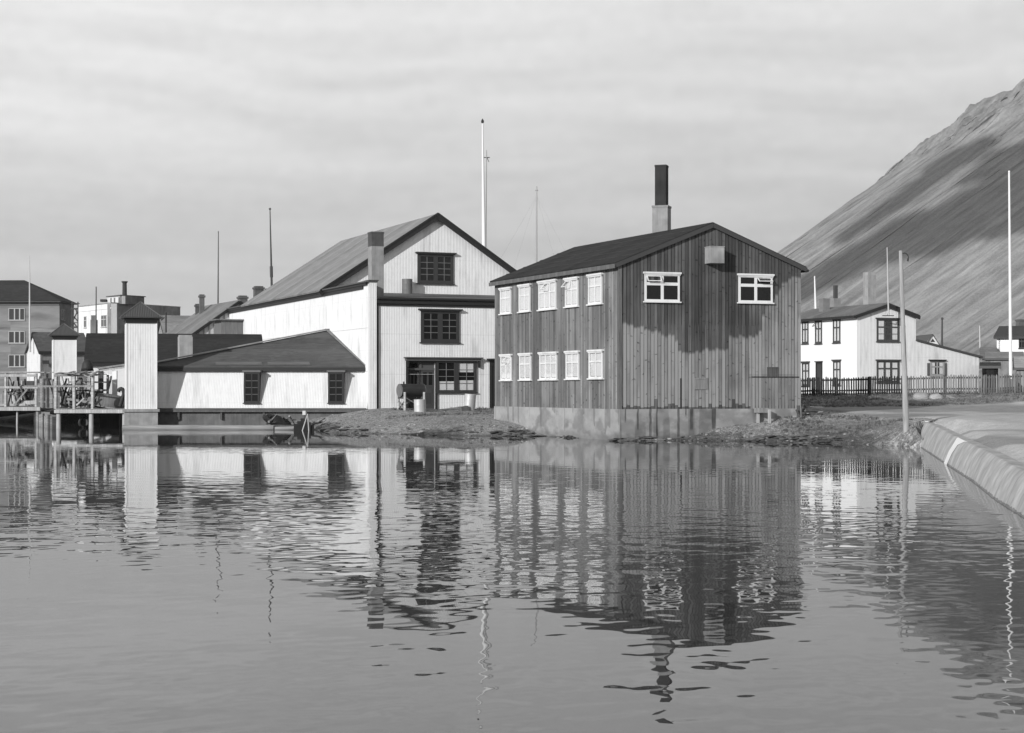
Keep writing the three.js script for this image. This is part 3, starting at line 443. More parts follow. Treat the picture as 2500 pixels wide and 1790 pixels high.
  // chimney
  const cx = (z5(314, 0)[0] + .0), dc = 71.9, ca = Math.atan2(-WG.ud, WG.ux), mk = (w, y0, y1) => { const g = box(-w / 2, w / 2, y0, y1, -w / 2, w / 2).rotateY(-ca * -1); return g.translate(px2X(cx, dc), 0, -dc); };
  const ch = part('chimney', [mk(.66, 7.4, 9.66), mk(.7, 9.66, 9.74)], M(.34, .9, { map: T.concrete }), t); part('flue', [mk(.475, 9.74, 11.38), mk(.5, 11.38, 11.46)], sooty, ch, 'tall black upper flue of the chimney');
  // windows
  const bowed = [[.02, .3, .02, .98], [.36, .64, .02, .98], [.7, .98, .02, .98]], two = [[.03, .46, .02, .98], [.55, .97, .02, .98]];
  const ys = [[735, 870], [717, 858], [695, 846], [680, 830], [660, 816]], y2 = [[1102, 1236], [1096, 1234], [1090, 1232], [1084, 1229], [1078, 1226]], xs = [[101, 158], [204, 264], [313, 407], [459, 528], [586, 660]], x2 = [[103, 161], [207, 269], [318, 412], [463, 533], [590, 664]];
  xs.forEach((x, i) => [[x, ys[i]], [x2[i], y2[i]]].forEach(([q, y], row) => {
    const r = WL.rect(z4, q[0], y[0], q[1], y[1]), three = i === 2;
    windowOn(t, WL, r, { n: .03, fw: .07, bar: .058, cols: three ? [1 / 3, 2 / 3] : [.5], rows: [.64], fm: whiteFrame, head: .07, headN: .11, sill: .07, curtain: three ? bowed : two, open: row === 0 ? (i === 3 ? [2] : i === 2 ? [4] : []) : (i === 0 ? [3] : []), tilt: .7 });
  }));
  windowOn(t, WG, WG.rect(z5, 214, 624, 412, 780), { n: .03, fw: .08, bar: .12, cols: [.5], rows: [.66], fm: whiteFrame, head: .05, headN: .12, sill: .05, open: [2], tilt: .5 });
  windowOn(t, WG, WG.rect(z5, 746, 634, 938, 786), { n: .03, fw: .08, bar: .12, cols: [.5], rows: [.66], fm: whiteFrame, head: .05, headN: .12, sill: .05, open: [3], tilt: .9 });
  // vent hood, hatches and battens
  const vr = WG.rect(z5, 557, 477, 634, 572); part('vent_box', [WG.w(box(vr.s0, vr.s1, vr.y0 + .03, vr.y1, .0, .58)), WG.w(box(vr.s0 - .015, vr.s1 + .015, vr.y1, vr.y1 + .03, .0, .6))], M(.4, .7, { map: T.concrete }), t, 'pale square vent box below the gable peak');
  const hr = WG.rect(z5, 498, 1212, 573, 1278), h2 = WG.rect(z5, 909, 1151, 972, 1206), fr = (r, w) => [box(r.s0, r.s1, r.y1 - w, r.y1, .03, .06), box(r.s0, r.s1, r.y0, r.y0 + w, .03, .06), box(r.s0, r.s0 + w, r.y0 + w, r.y1 - w, .03, .058), box(r.s1 - w, r.s1, r.y0 + w, r.y1 - w, .03, .058)];
  const ha = part('hatch', [...fr(hr, .06), box(hr.s0 + .06, hr.s1 - .06, hr.y0 + .06, hr.y1 - .06, .03, .045)].map((g) => WG.w(g)), M(.34, .8, { map: T.timber }), t, 'pale boarded hatch low on the gable');
  part('hatch', [...fr(h2, .035), box(h2.s0 + .035, h2.s1 - .035, h2.y0 + .035, h2.y1 - .035, .03, .042)].map((g) => WG.w(g)), M(.14, .8, { map: T.timber }), t, 'dark framed hatch by the right corner of the gable');
  const b0 = WG.px(z5(820, 1207)); part('batten', WG.w(box(b0[0], W - .1, b0[1] - .025, b0[1] + .02, .03, .05)), M(.07, .85, { map: T.timber }), t);
  const d0 = WG.px(z5(420, 1215)); part('batten', WG.w(box(d0[0] - .02, d0[0] + .03, Y0, d0[1], .03, .05)), M(.05, .85, { map: T.timber }), t);
}

// ---------------------------------------------------------------- white corrugated iron house
{
  const t = thing('corrugated_house', 'tall white corrugated iron house with dark trim, gable and flat roofed front', 'house', V(A0[0], 0, -A0[1]));
  const Yb = .8, YC = 7.40, AF = 6.53, FW = .38, px = (z, x, y) => HF.px(z(x, y));
  const L = HL.len, doorR = HF.rect(zd, 415, 330, 905, 1172), doorH = { s0: doorR.s0, s1: doorR.s1, y0: Yb - 1, y1: doorR.y1 };
  // side wall that rises as a thick fire wall
  part('wall', [HL.w(box(0, L, -.3, YC, -FW + .02, -.02)), HL.w(corr(0, L - .0, -.2, YC)), HF.w(corr(.0, FW, -.2, YC, { n: .16 })), HF.w(box(.01, FW, -.3, YC - .01, -.1, .145)), HF.w(box(FW - .004, FW + .002, -.3, YC - .01, -.1, .15))], white, t);
  for (const y of [2.9, 5.1]) part('sheet_lap', HL.w(box(.1, L - .1, y, y + .02, .004, .017)), M(.6, .6, { map: T.paint }), t);
  for (const y of [2.75, 4.8]) part('sheet_lap', HF.w(box(FW + .05, 12.9, y, y + .016, -.006, .0085)), M(.6, .6, { map: T.paint }), t);
  part('coping', [HL.w(box(-.1, L + .2, YC, YC + .07, -FW - .06, .2)), HL.w(box(L - .6, L + .24, YC + .072, YC + .12, -FW - .1, .06))], trimGrey, t); part('cornice', [HL.w(box(0, L - .1, YC - .13, YC - .001, .012, .12)), HL.w(box(0, L - .8, YC - .3, YC - .131, .012, .07))], trim, t);
  // annex front with a door opening
  part('wall', [HF.w(corr(FW, 12.6, Yb, AF, { holes: [doorH] })), HF.w(box(FW, doorH.s0, Yb - .6, AF, -.3, -.02)), HF.w(box(doorH.s0, doorH.s1, doorH.y1, AF, -.3, -.02)), HF.w(box(doorH.s1, 12.6, Yb - .6, AF, -.3, -.02)), HF.w(box(doorH.s0 - .3, doorH.s1 + .3, Yb - .6, doorH.y1 + .1, -.7, -.6))], white, t);
  const HR = new Wall(along(A0, UV2, 13.1), along(along(A0, UV2, 13.1), UL, 27)); part('wall', [HR.w(box(.02, 8.2, -.2, AF, -.2, 0)), HR.w(box(8.21, 27, -.2, 7.5, -.2, 0))], white, t);
  // annex roof and its cornice
  const fa = (s, y, n) => HF.p(s, y, n); const slope = slab([fa(FW + .01, AF + .1, .1), fa(12.7, AF + .1, .1), fa(12.7, AF + .84, -8.15), fa(FW + .01, AF + .84, -8.15)], .1);
  part('roof', slope, feltSlate, t, 'low pitched felt roof over the front annex');
  part('cornice', [HF.w(box(FW + .01, 12.7, AF - .19, AF + .0, .012, .14)), HF.w(box(FW + .01, 12.7, AF - .3, AF - .192, .012, .07))], trim, t); part('gutter', rod(fa(FW + .02, AF + .07, .2), fa(12.7, AF + .07, .2), .07), trim, t);
  // gable
  const W = HG.len, EV = 7.5, AP = 11.78, top = (s) => EV + (AP - EV) * (1 - Math.abs(2 * s / W - 1)) - .02;
  part('gable_wall', [HG.w(corr(0, W, AF + .55, top, { cuts: [W / 2] })), HG.w(prism([[0, AF - .5], [W, AF - .5], [W, EV - .1], [W / 2, AP - .1], [0, EV - .1]], -.25, -.03))], white, t);
  const back = V(UL[0], 0, -UL[1]), Lr = 18.8, gp = (s, y, n = .3) => HG.p(s, y, n), sl = (AP - EV) / (W / 2), e0 = gp(-.28, EV + .12 - .28 * sl), r0 = gp(W / 2, AP + .12), e1 = gp(W + .28, EV + .12 - .28 * sl), bk = (p) => p.clone().addScaledVector(back, Lr + .3);
  part('roof', slab([e0, r0, bk(r0), bk(e0)], .1), feltGrey, t, 'pale grey roof slope of the tall gable'); part('roof', slab([r0, e1, bk(e1), bk(r0)], .1), feltGrey, t);
  part('wall', (() => { const wb = new Wall(along(along(A0, UL, 27), UV2, 13.1), along(A0, UL, 27)); return wb.w(prism([[0, 0], [W, 0], [W, EV - .1], [W / 2, AP - .1], [0, EV - .1]], -.25, 0)); })(), white, t);
  part('bargeboard', [bar(gp(-.3, EV - .08 - .3 * sl, .32), gp(W / 2, AP - .06, .32), .04, .3), bar(gp(W / 2, AP - .06, .32), gp(W + .3, EV - .08 - .3 * sl, .32), .04, .3), bar(gp(-.3, EV + .1 - .3 * sl, .36), gp(W / 2, AP + .12, .36), .05, .1), bar(gp(W / 2, AP + .12, .36), gp(W + .3, EV + .1 - .3 * sl, .36), .05, .1)], trim, t);
  part('soffit', [slab([gp(-.3, EV - .08 - .3 * sl, .3), gp(W / 2, AP - .08, .3), gp(W / 2, AP - .08, .0), gp(-.3, EV - .08 - .3 * sl, .0)], .03), slab([gp(W / 2, AP - .08, .3), gp(W + .3, EV - .08 - .3 * sl, .3), gp(W + .3, EV - .08 - .3 * sl, 0), gp(W / 2, AP - .08, 0)], .03)], trim, t);
  part('shade_pipe', [HF.w(rod(V(FW + .1, Yb, .07), V(FW + .1, AF - .3, .07), .045))], trim, t);  // pipe in dark trim: the fire wall shadow strip put into its colour
  // chimney behind the fire wall
  const cc = along(along(A0, UL, 1.55), UV2, .89), ang = Math.atan2(UV2[1], UV2[0]), mk = (w, y0, y1) => box(-w / 2, w / 2, y0, y1, -w / 2, w / 2).rotateY(ang).translate(cc[0], 0, -cc[1]);
  const ch = part('chimney', mk(.645, 6.5, 9.35), M(.36, .9, { map: T.concrete }), t), soot = part('chimney_top', [mk(.648, 9.35, 10.0), mk(.69, 10.0, 10.1)], M(.11, .9, { map: T.concrete }), ch, 'sooty dark top of the chimney');
  // windows with dark frames, hoods and sills
  const dk = { fm: M(.04, .5), bm: M(.17, .5), fw: .17, bar: .26, cols: [.5], mx: 2, my: 4, mw: .028, head: .14, headN: .22, sill: .07, n: .012, dep: .07 };
  windowOn(t, HG, HG.rect(z3, 370, 372, 602, 566), { ...dk, my: 4, label: 'dark framed double window high in the gable' });
  windowOn(t, HF, HF.rect(z3, 390, 740, 640, 948), { ...dk, label: 'dark framed double window above the doorway' });
  const sh = HF.rect(zd, 918, 300, 1640, 872); windowOn(t, HF, { ...sh }, { ...dk, fw: .12, head: 0, sill: .04, my: (c) => 4, label: 'wide dark framed window beside the door', curtain: [[.02, .44, .0, .32], [.56, .98, .0, .36], [.56, .98, .66, .98]], n: .012 });
  const d2 = HF.rect(zd, 1880, 300, 2300, 1172); 
  // doorway
  const D = { ...doorR, y0: px2Y(1000, HF.d(doorR.s0)) }; const dw = part('door_frame', [HF.w(box(D.s0 - .13, D.s0 + .0, D.y0 - .1, D.y1 + .12, -.1, .08)), HF.w(box(D.s1, D.s1 + .1, D.y0 - .1, D.y1 + .0, -.1, .078)), HF.w(box(D.s0, D.s1 + .1, D.y1, D.y1 + .12, -.1, .078))], trim, t);
  const hood = HF.rect(zd, 335, 240, 1735, 300); part('hood', [HF.w(box(hood.s0, hood.s1, hood.y1 - .06, hood.y1, -.01, .3)), HF.w(box(hood.s0 + .08, hood.s1 - .08, hood.y0 - .02, hood.y1 - .062, -.01, .2))], trimGrey, dw);
  for (const s of [hood.s0 + .14, hood.s1 - .2]) part('bracket', HF.w(prism([[0, 0], [.09, 0], [.09, -.34], [0, -.34]].map(([a, b]) => [s + a, hood.y0 + b]), .014, .17)), trim, dw);
  const mid = HF.rect(zd, 636, 340, 668, 480), trn = HF.rect(zd, 415, 434, 905, 470), H1 = HF.rect(zd, 668, 478, 900, 1165), H0 = HF.rect(zd, 470, 478, 640, 1165);
  part('transom', [HF.w(box(D.s0, D.s1, trn.y0, trn.y1, -.2, -.08)), HF.w(box(mid.s0, mid.s1, trn.y1, D.y1, -.2, -.082)), HF.w(box(mid.s1, D.s1, trn.y1, D.y1, -.18, -.14))], M(.09, .5), dw);
  part('dark_doorway', HF.w(box(D.s0, mid.s1 - .1, D.y0 - .1, D.y1, -.5, -.45)), darkInside, dw);
  const leaf = (name, r, nn, ly) => { const o = [], W2 = r.s1 - r.s0, yb = D.y0, wm = r.s0 + W2 / 2, y1 = trn.y0; const gl0 = lerp(yb, y1, .62), gl1 = y1 - .12;
    o.push(box(r.s0, r.s0 + .09, yb, y1, nn, nn + .05), box(r.s1 - .09, r.s1, yb, y1, nn, nn + .05), box(wm - .045, wm + .045, gl0, gl1, nn, nn + .048), box(r.s0 + .09, r.s1 - .09, gl1, y1, nn, nn + .05), box(r.s0 + .09, r.s1 - .09, gl0 - .1, gl0, nn, nn + .05), box(r.s0 + .09, r.s1 - .09, yb, yb + .25, nn, nn + .05), box(r.s0 + .09, r.s1 - .09, yb + .25, gl0 - .1, nn + .005, nn + .025), box(r.s0 + .12, r.s1 - .12, gl0 - .45, gl0 - .14, nn + .025, nn + .05));
    for (let k = 0; k < 6; k++) o.push(box(lerp(r.s0 + .12, r.s1 - .17, k / 5), lerp(r.s0 + .12, r.s1 - .17, k / 5) + .045, yb + .32, gl0 - .52, nn + .025, nn + .042));
    const d = part(name, o.map((g) => HF.w(g)), M(.055, .5), dw); };
  leaf('door', H1, -.16); leaf('door', H0, -.32); part('pane', HF.w(box(H1.s0 + .08, H1.s1 - .08, lerp(D.y0, trn.y0, .62), trn.y0 - .12, -.14, -.135)), darkPane, dw); part('pane', HF.w(box(H0.s0 + .08, H0.s1 - .08, lerp(D.y0, trn.y0, .62), trn.y0 - .12, -.3, -.295)), darkPane, dw);
  part('doorstep', HF.w(box(D.s0 - .1, D.s1 + .15, .5, D.y0 + .0, -.55, .1)), concrete, dw);
  const d3 = part('door_frame', [HF.w(box(d2.s0, d2.s0 + .12, Yb, d2.y1 - .05, -.0, .09)), HF.w(box(d2.s0 + .121, d2.s1, d2.y1 - .25, d2.y1 - .05, -.0, .088)), HF.w(box(d2.s0 - .16, d2.s1, d2.y1 + .02, d2.y1 + .1, 0, .3)), HF.w(box(d2.s0 - .06, d2.s1, d2.y1 - .049, d2.y1 + .018, 0, .2))], trim, t, 'dark door frame close to the wooden warehouse'); part('door', HF.w(box(d2.s0 + .121, d2.s1 - .01, Yb, d2.y1 - .251, .012, .04)), trim, d3);
  part('plinth', [HF.w(box(FW + .01, D.s0 - .14, Yb - .6, Yb + .12, .012, .06)), HF.w(box(D.s1 + .11, 12.6, Yb - .6, Yb + .12, .012, .06))], concrete, t);
}

// ---------------------------------------------------------------- low store with leaning walls, and the two towers
const capTower = (label, group) => {
  const t = thing('ventilation_tower', label, 'tower', V(0, 0, 0), group), h = .742, Y0 = 1.0, Y1 = 5.28;
  const S = [new Wall([-h, -h], [h, -h]), new Wall([h, -h], [h, h]), new Wall([h, h], [-h, h]), new Wall([-h, h], [-h, -h])];
  part('wall', [...S.map((w) => w.w(corr(0, 2 * h, Y0, Y1, { pitch: .082 }))), box(-h + .02, h - .02, Y0, Y1, -h + .02, h - .02)], white, t);
  part('corner_strip', [[-h, h], [h, h]].map(([x, z]) => box(x - .03, x + .03, Y0, Y1, z - .03, z + .03)), whitePaint, t);
  part('collar', [box(-h - .03, h + .03, Y1, Y1 + .14, -h - .03, h + .03), box(-h - .1, h + .1, Y1 + .14, Y1 + .3, -h - .1, h + .1)], trim, t);
  const e = 1.02, yb = Y1 + .3, ya = Y1 + 1.1, sides = []; for (let k = 0; k < 4; k++) { // ribbed iron pyramid
    const n = 24, pos = []; for (let i = 0; i < n; i++) { const a = -e + 2 * e * i / n, b = -e + 2 * e * (i + 1) / n, m = (a + b) / 2, up = (x) => 1 - Math.abs(x) / e, q = (x, lift) => [x, [x, yb + lift, e], [x, yb + (ya - yb) * up(x) + lift, e * (1 - up(x))]];
      const A = q(a, 0), B = q(m, .025), C = q(b, 0); for (const [u, v] of [[A, B], [B, C]]) pos.push(...u[1], ...v[1], ...v[2], ...u[1], ...v[2], ...u[2]); }
    const g = new THREE.BufferGeometry(); g.setAttribute('position', new THREE.Float32BufferAttribute(pos, 3)); g.computeVertexNormals(); sides.push(metric(g.rotateY(k * Math.PI / 2)));
  }
  part('cap', [...sides, box(-e, e, yb - .03, yb - .002, -e, e)], M(.075, .5), t); part('ridge_strip', [[-1, 1], [1, 1], [1, -1], [-1, -1]].map(([x, z]) => bar(V(x * e, yb + .02, z * e), V(0, ya + .02, 0), .05, .03)), M(.12, .5), t);
  return t;
};
const towerA = capTower('white corrugated tower with pyramid cap rising beside the low store', 'capped white towers by the wharf'); towerA.position.set(px2X(343, 85.7), 0, -85.7); towerA.rotation.y = .27;
const towerB = towerA.clone(); towerB.name = numbered('ventilation_tower'); scene.add(towerB); towerB.position.set(px2X(156, 114), 0, -114); towerB.rotation.y = .32; towerB.userData.label = 'smaller looking white capped tower behind the wharf racks, far left';
{
  const xR = px2X(903, 86), Wd = new Wall([px2X(345, 86.2), 86.2], [-7.3, 86.0]), Ls = Wd.len, lean = (y) => -(y - 1.0) * .33, EV = 3.05, t = thing('low_store', 'low white iron store with leaning wall and dark hipped roof', 'store', V(px2X(620, 86.1), 0, -86.1));
  const sR = Ls - .02;
  part('wall', [Wd.w(corr(0, sR, 1.0, EV, { lean, pitch: .082 })), ...[0].map(() => { const g = prism([[-.02, 1.0], [-.6, 1.0], [-.9, EV], [lean(EV) - .02, EV]].map(([n, y]) => [n, y]), 0, sR); return Wd.w(g.rotateY(Math.PI / 2).scale(1, 1, 1).applyMatrix4(new THREE.Matrix4().set(1, 0, 0, 0, 0, 1, 0, 0, 0, 0, -1, 0, 0, 0, 0, 1))); })], white, t);
  // roof against the side wall of the tall house
  const apexS = HL.s(802), ap = HL.p(apexS, 5.22, .02), e0 = Wd.p(-.1, EV + .12, lean(EV) + .22), e1 = Wd.p(Wd.s(895) , EV + .12, lean(EV) + .22), bl = HL.p(HL.s(690), 3.2, .02), b2 = V(e0.x - .6, EV + .1, e0.z - 11);
  part('roof', slab([e0, e1, ap], .1), M(.12, .85, { map: T.felt }), t); part('roof', slab([e0, ap, b2], .1), felt, t); part('roof', slab([ap, bl, b2], .1), felt, t);
  part('hip_flashing', bar(e0.clone().add(V(-.1, .05, 0)), ap.clone().add(V(0, .05, 0)), .42, .05), M(.4, .7, { map: T.concrete }), t);
  part('flashing', bar(e1.clone().add(V(-.05, .05, -.02)), ap.clone().add(V(-.08, .05, 0)), .2, .04), M(.3, .7, { map: T.concrete }), t);
  part('patch', [[470, 855], [895, 1245]].map(([a, b]) => { const f = (x, y) => { const s = Wd.s(z2(x, 0)[0]), q = Wd.p(s, EV + .14, lean(EV) + .22), v = ap.clone().sub(Wd.p(Wd.s(802), EV + .12, lean(EV) + .22)).normalize(); return q.addScaledVector(v, y); }; return slab([f(a, .12), f(b, .12), f(b - 15, .62), f(a - 5, .62)], .012).translate(0, .012, 0); }), M(.17, .85, { map: T.felt }), t);
  part('fascia', bar(e0.clone().add(V(0, -.17, .0)), e1.clone().add(V(0, -.17, .0)), .05, .2), trim, t);
  part('base_trim', [Wd.w(box(.55, sR + .02, .84, 1.0, -.1, .12)), Wd.w(rod(V(.55, .98, .1), V(sR - .05, .98, .1), .055))], M(.17, .7, { map: T.timber }), t);
  for (const x of [185, 530, 875, 1210]) { const s = Wd.s(z2(x, 0)[0]); part('post', Wd.w(box(s - .05, s + .05, .45, .84, -.06, .04)), timberDark, t); }
  part('foundation', [Wd.w(box(-.2, sR + .1, -1, .84, -1.4, -.12))], M(.17, .92, { map: T.concrete, bumpMap: T.concrete, bumpScale: .05 }), t);
  for (const [x0, x1, lab] of [[712, 840, 'dark window box nearer the tower'], [1394, 1522, 'dark window box nearer the tall house']]) {
    const r = Wd.rect(z2, x0, 1024, x1, 1272), nB = lean(r.y0) + .06; const w = windowOn(t, Wd, r, { n: nB, fw: .09, bar: .05, cols: [.5], rows: [], mx: 1, my: 4, mw: .03, fm: trim, bm: M(.1, .5), dep: .06, sill: .04, label: lab });
    part('cheek', [box(r.s0, r.s0 + .04, r.y0, r.y1, nB - .7, nB), box(r.s1 - .04, r.s1, r.y0, r.y1, nB - .7, nB), box(r.s0 + .04, r.s1 - .04, r.y0 + .001, r.y1, nB - .08, nB - .03)].map((g) => Wd.w(g)), trim, w);
    part('hood', [box(r.s0 - .06, r.s1 + .06, r.y1, r.y1 + .1, nB - .7, nB + .13)].map((g) => Wd.w(g)), M(.12, .6), w);
  }
  // stone footing under the tower
  single('tower_footing', [box(-.8, .8, -1, .86, -.8, .8), box(-.88, .88, .86, 1.0, -.86, .88)].map((g) => g.rotateY(.27).translate(px2X(343, 85.7), 0, -85.7)), M(.4, .92, { map: T.concrete, bumpMap: T.concrete, bumpScale: .03 }), 'grey stone footing under the white tower at the water', 'footing');
  // pale chimney of the store
  const cx = 452, dch = 93; single('chimney', [box(-.36, .36, 2.6, 4.86, -.3, .3), box(-.33, .33, 4.86, 4.95, -.27, .27)].map((g) => g.rotateY(.35).translate(px2X(cx, dch), 0, -dch)), M(.45, .9, { map: T.concrete }), 'squat pale concrete chimney behind the store roof', 'chimney');
}

// ---------------------------------------------------------------- on the yard before the white house
const drumGeo = () => { const p = []; const R = .29, H = .86; for (const [y, r] of [[0, .27], [0, R], [.02, R + .008], [.04, R], [.27, R], [.285, R + .012], [.3, R], [.56, R], [.575, R + .012], [.59, R], [.82, R], [.84, R + .008], [.86, R], [.86, R - .02], [.835, R - .03], [.835, 0]]) p.push(new THREE.Vector2(r, y)); return new THREE.LatheGeometry(p, 28); };
function drum(label, pos, m, rot, group) { const d = single('oil_drum', drumGeo(), m, label, 'oil drum', group, V(0, 0, 0)); d.position.copy(pos); if (rot) d.rotation.set(...rot); return d; }
{
  const paleDrum = M(.55, .5, { metalness: .25, map: T.paint }), darkDrum = M(.2, .6, { metalness: .2, map: T.concrete });
  const dA = 83.6; drum('pale steel oil drum standing before the tank stand', V(px2X(1026, dA), px2Y(1018, dA), -dA), paleDrum, [0, 0, .03]);
  const dB = 86.4; drum('pale steel oil drum leaning on a stone below the wide window', V(px2X(1145, dB), px2Y(1004.5, dB) + .02, -dB), paleDrum, [.05, .4, -.1]);
  const fs = HG.px([988, 719]); drum('dark oil drum standing on the annex roof under the gable', HG.p(fs[0], fs[1] - .02, .42), darkDrum);
  single('stone_block', box(-.2, .2, -.1, .2, -.16, .16).rotateZ(.2).rotateY(.5).translate(px2X(1133, 86), px2Y(1002, 86), -86), M(.16, .9, { map: T.concrete }), 'dark stone block beside the leaning oil drum', 'stone');
  // fuel tank on a timber stand
  const d0 = 84.4, a = V(px2X(976, d0), px2Y(953.5, d0), -d0), dir = V(.86, 0, -.51).normalize(), b = a.clone().addScaledVector(dir, 1.28), t = thing('fuel_tank', 'rusty cylindrical fuel tank lying on a wooden stand before the doorway', 'fuel tank', V(a.x + .5, px2Y(1018, d0), a.z));
  part('tank', rod(a, b, .33, .33, 28), M(.045, .55, { map: T.concrete }), t);
  part('tank_end', [rod(a.clone().addScaledVector(dir, -.025), a.clone().addScaledVector(dir, .004), .335, .335, 28), rod(b, b.clone().addScaledVector(dir, .025), .335, .335, 28)], M(.2, .7, { map: T.concrete }), t);
  part('filler_cap', rod(a.clone().addScaledVector(dir, .22).add(V(0, .32, 0)), a.clone().addScaledVector(dir, .22).add(V(0, .44, 0)), .035), iron, t);
  const side = V(.51, 0, .86), legs = [];
  for (const [k, s] of [[.1, -.36], [.1, .36], [1.18, -.36], [1.18, .36]]) { const p = a.clone().addScaledVector(dir, k).addScaledVector(side, s); const yb = ground(p.x, -p.z) - .1; legs.push([p, yb]); part('leg', bar(V(p.x, yb, p.z), V(p.x, p.y - .08 + (s < 0 ? -.05 : 0), p.z), .1, .1), timberPale, t); }
  const L = (i, f) => { const [p, yb] = legs[i]; return V(p.x, lerp(yb, p.y - .3, f), p.z); };
  for (const [p, q] of [[L(0, .15), L(1, .75)], [L(1, .15), L(0, .75)], [L(1, .95), L(3, .25)], [L(0, .3), L(2, .9)]]) part('brace', bar(p, q, .09, .03), timber, t);
  for (const [p, q] of [[L(0, .93), L(1, .93)], [L(2, .93), L(3, .93)]]) part('cradle', bar(p, q, .09, .12), timberDark, t);
}
// ---------------------------------------------------------------- shore clutter
{
  const dl = 83.2, a = at(300, 1043, dl), b = at(668, 1043, dl); a.y = b.y = .1;
  single('floating_log', [rod(a, b, .15, .13, 14)], timber, 'long pale log floating along the foot of the store', 'log');
  const c = at(725, 1041, dl - .3), e = at(672, 1042, dl - .2); single('floating_log', [rod(V(e.x, .06, e.z), V(c.x, .1, c.z),   .1, .09, 12)], timber, 'short pale log floating end on to the long one', 'log');
  single('raft_timber', [bar(V(e.x - .2, .2, e.z - .5), V(e.x + 1.1, .18, e.z - .4), .2, .1)], timberDark, 'squared baulk lying behind the short log', 'baulk');
  // mooring post of dark planks with pale sticks leaning on it
  const dm = 82.2, m = at(742, 1046, dm), t = thing('mooring_dolphin', 'dark plank mooring dolphin standing in the shallows with pale sticks', 'dolphin', V(m.x, -.6, m.z));
  for (let k = 0; k < 6; k++) { const x = m.x - .45 + k * .18; part('plank', bar(V(x, -.8, m.z), V(x + .05 - k * .02, .62 - .22 * Math.abs(k - 2.3) * .6, m.z - .05), .17, .1, V(0, 0, 1)), timberBlack, t); }
  part('cap', bar(at(744, 1013, dm), at(744, 1003, dm), .2, .16), M(.5, .7), t);
  const tp = at(751, 1011, dm - .3), l = at(738, 1048, dm - .5), r = at(754, 1048, dm - .45); part('stick', rod(tp, V(l.x, -.02, l.z), .03), timberPale, t); part('stick', rod(tp, V(r.x, -.02, r.z), .03), timberPale, t);
  const wood = [[650, 1012, 664, 1034], [656, 1030, 672, 1020], [690, 1018, 700, 1032], [706, 1016, 718, 1034], [760, 1036, 790, 1030], [768, 1044, 792, 1034], [650, 1034, 690, 1030]];
  wood.forEach(([x0, y0, x1, y1], i) => single('driftwood', [rod(at(x0, y0, 83.4), at(x1, y1, 83.9), .06, .035, 7), rod(at((x0 + x1) / 2, (y0 + y1) / 2, 83.6), at(x1 + 4, y1 - 9, 83.8), .035, .02, 6)], i % 2 ? timber : timberDark, ['forked driftwood standing at the left of the tangle by the store', 'driftwood branch rising slantwise over the end of the long log', 'dark driftwood stub just left of the mooring dolphin', 'pale driftwood stub close to the left side of the dolphin', 'curved driftwood branch lying right of the mooring dolphin', 'dark driftwood at the water line right of the dolphin', 'thin driftwood stick lying along the short log'][i], 'driftwood', 'driftwood by the store'));
  // dark lump of wreckage
  const hull = new THREE.SphereGeometry(1, 18, 12).scale(.75, .28, .4).rotateZ(-.3).translate(px2X(676, 84), .42, -84); single('wreckage', hull, timberBlack, 'black rounded wreckage lying among the driftwood', 'wreckage');
  // small trestle beside the warehouse base
  const p0 = WG.px(z8(1655, 150)), tr = thing('trestle', 'small weathered wooden trestle against the concrete base', 'trestle', WG.p(p0[0] + .2, .6, .4));
  part('top', WG.w(box(p0[0], p0[0] + .45, p0[1] - .13, p0[1] + .06, .12, .5)), timber, tr); for (const [s, n, k] of [[.07, .2, .62], [.42, .5, .8]]) part('leg', WG.w(box(p0[0] + s, p0[0] + s + .1, p0[1] - k, p0[1] - .0, n, n + .08)), timberPale, tr);
  single('post', [bar(at(1950, 1020, 67.7), at(1949, 990, 67.7), .12, .12), bar(at(1952, 1018, 67.5), at(1944, 1000, 67.5), .07, .07)], timberDark, 'short dark post at the right corner of the warehouse', 'post');
  const pile = thing('plank_pile', 'loose pile of grey planks at the shaded corner of the warehouse', 'planks', at(1985, 1010, 69.5));
  for (let k = 0; k < 9; k++) { const x = 1960 + rr(-2, 10), y = 1009 - k * 2.0; part('plank', bar(at(x, y + rr(-1, 1), 69 + rr(-.4, .6)), at(x + rr(34, 56), y + rr(-3, 4), 69.8 + rr(-.5, 1)), .17, .035), timber, pile); }
  // boulders on the foreshore and along the foot of the fence
  const rock = (x, y, d, r, v, label) => { const g = new THREE.IcosahedronGeometry(r, 2), p = g.attributes.position; for (let i = 0; i < p.count; i++) { const q = V(p.getX(i), p.getY(i), p.getZ(i)), f = .7 + .6 * vn(q.x / r * 1.2 + x, q.y / r * 1.2 + q.z / r + y); p.setXYZ(i, q.x * f * 1.3, q.y * f * .8, q.z * f); } g.computeVertexNormals(); const c = at(x, y, d); single('boulder', g.translate(c.x, c.y, c.z), M(v, .95, { map: T.concrete }), label, 'boulder', 'boulders'); };
  rock(1078, 1046, 78.5, .2, .42, 'pale boulder on the foreshore in front of the doorway'); rock(1092, 1047, 78.2, .16, .1, 'dark weedy boulder beside the pale one on the foreshore');
  rock(2215, 1086, 59.8, .3, .4, 'grey boulder at the foot of the leaning pole'); rock(2236, 1088, 59.4, .25, .45, 'pale boulder between the leaning pole and the sea wall');
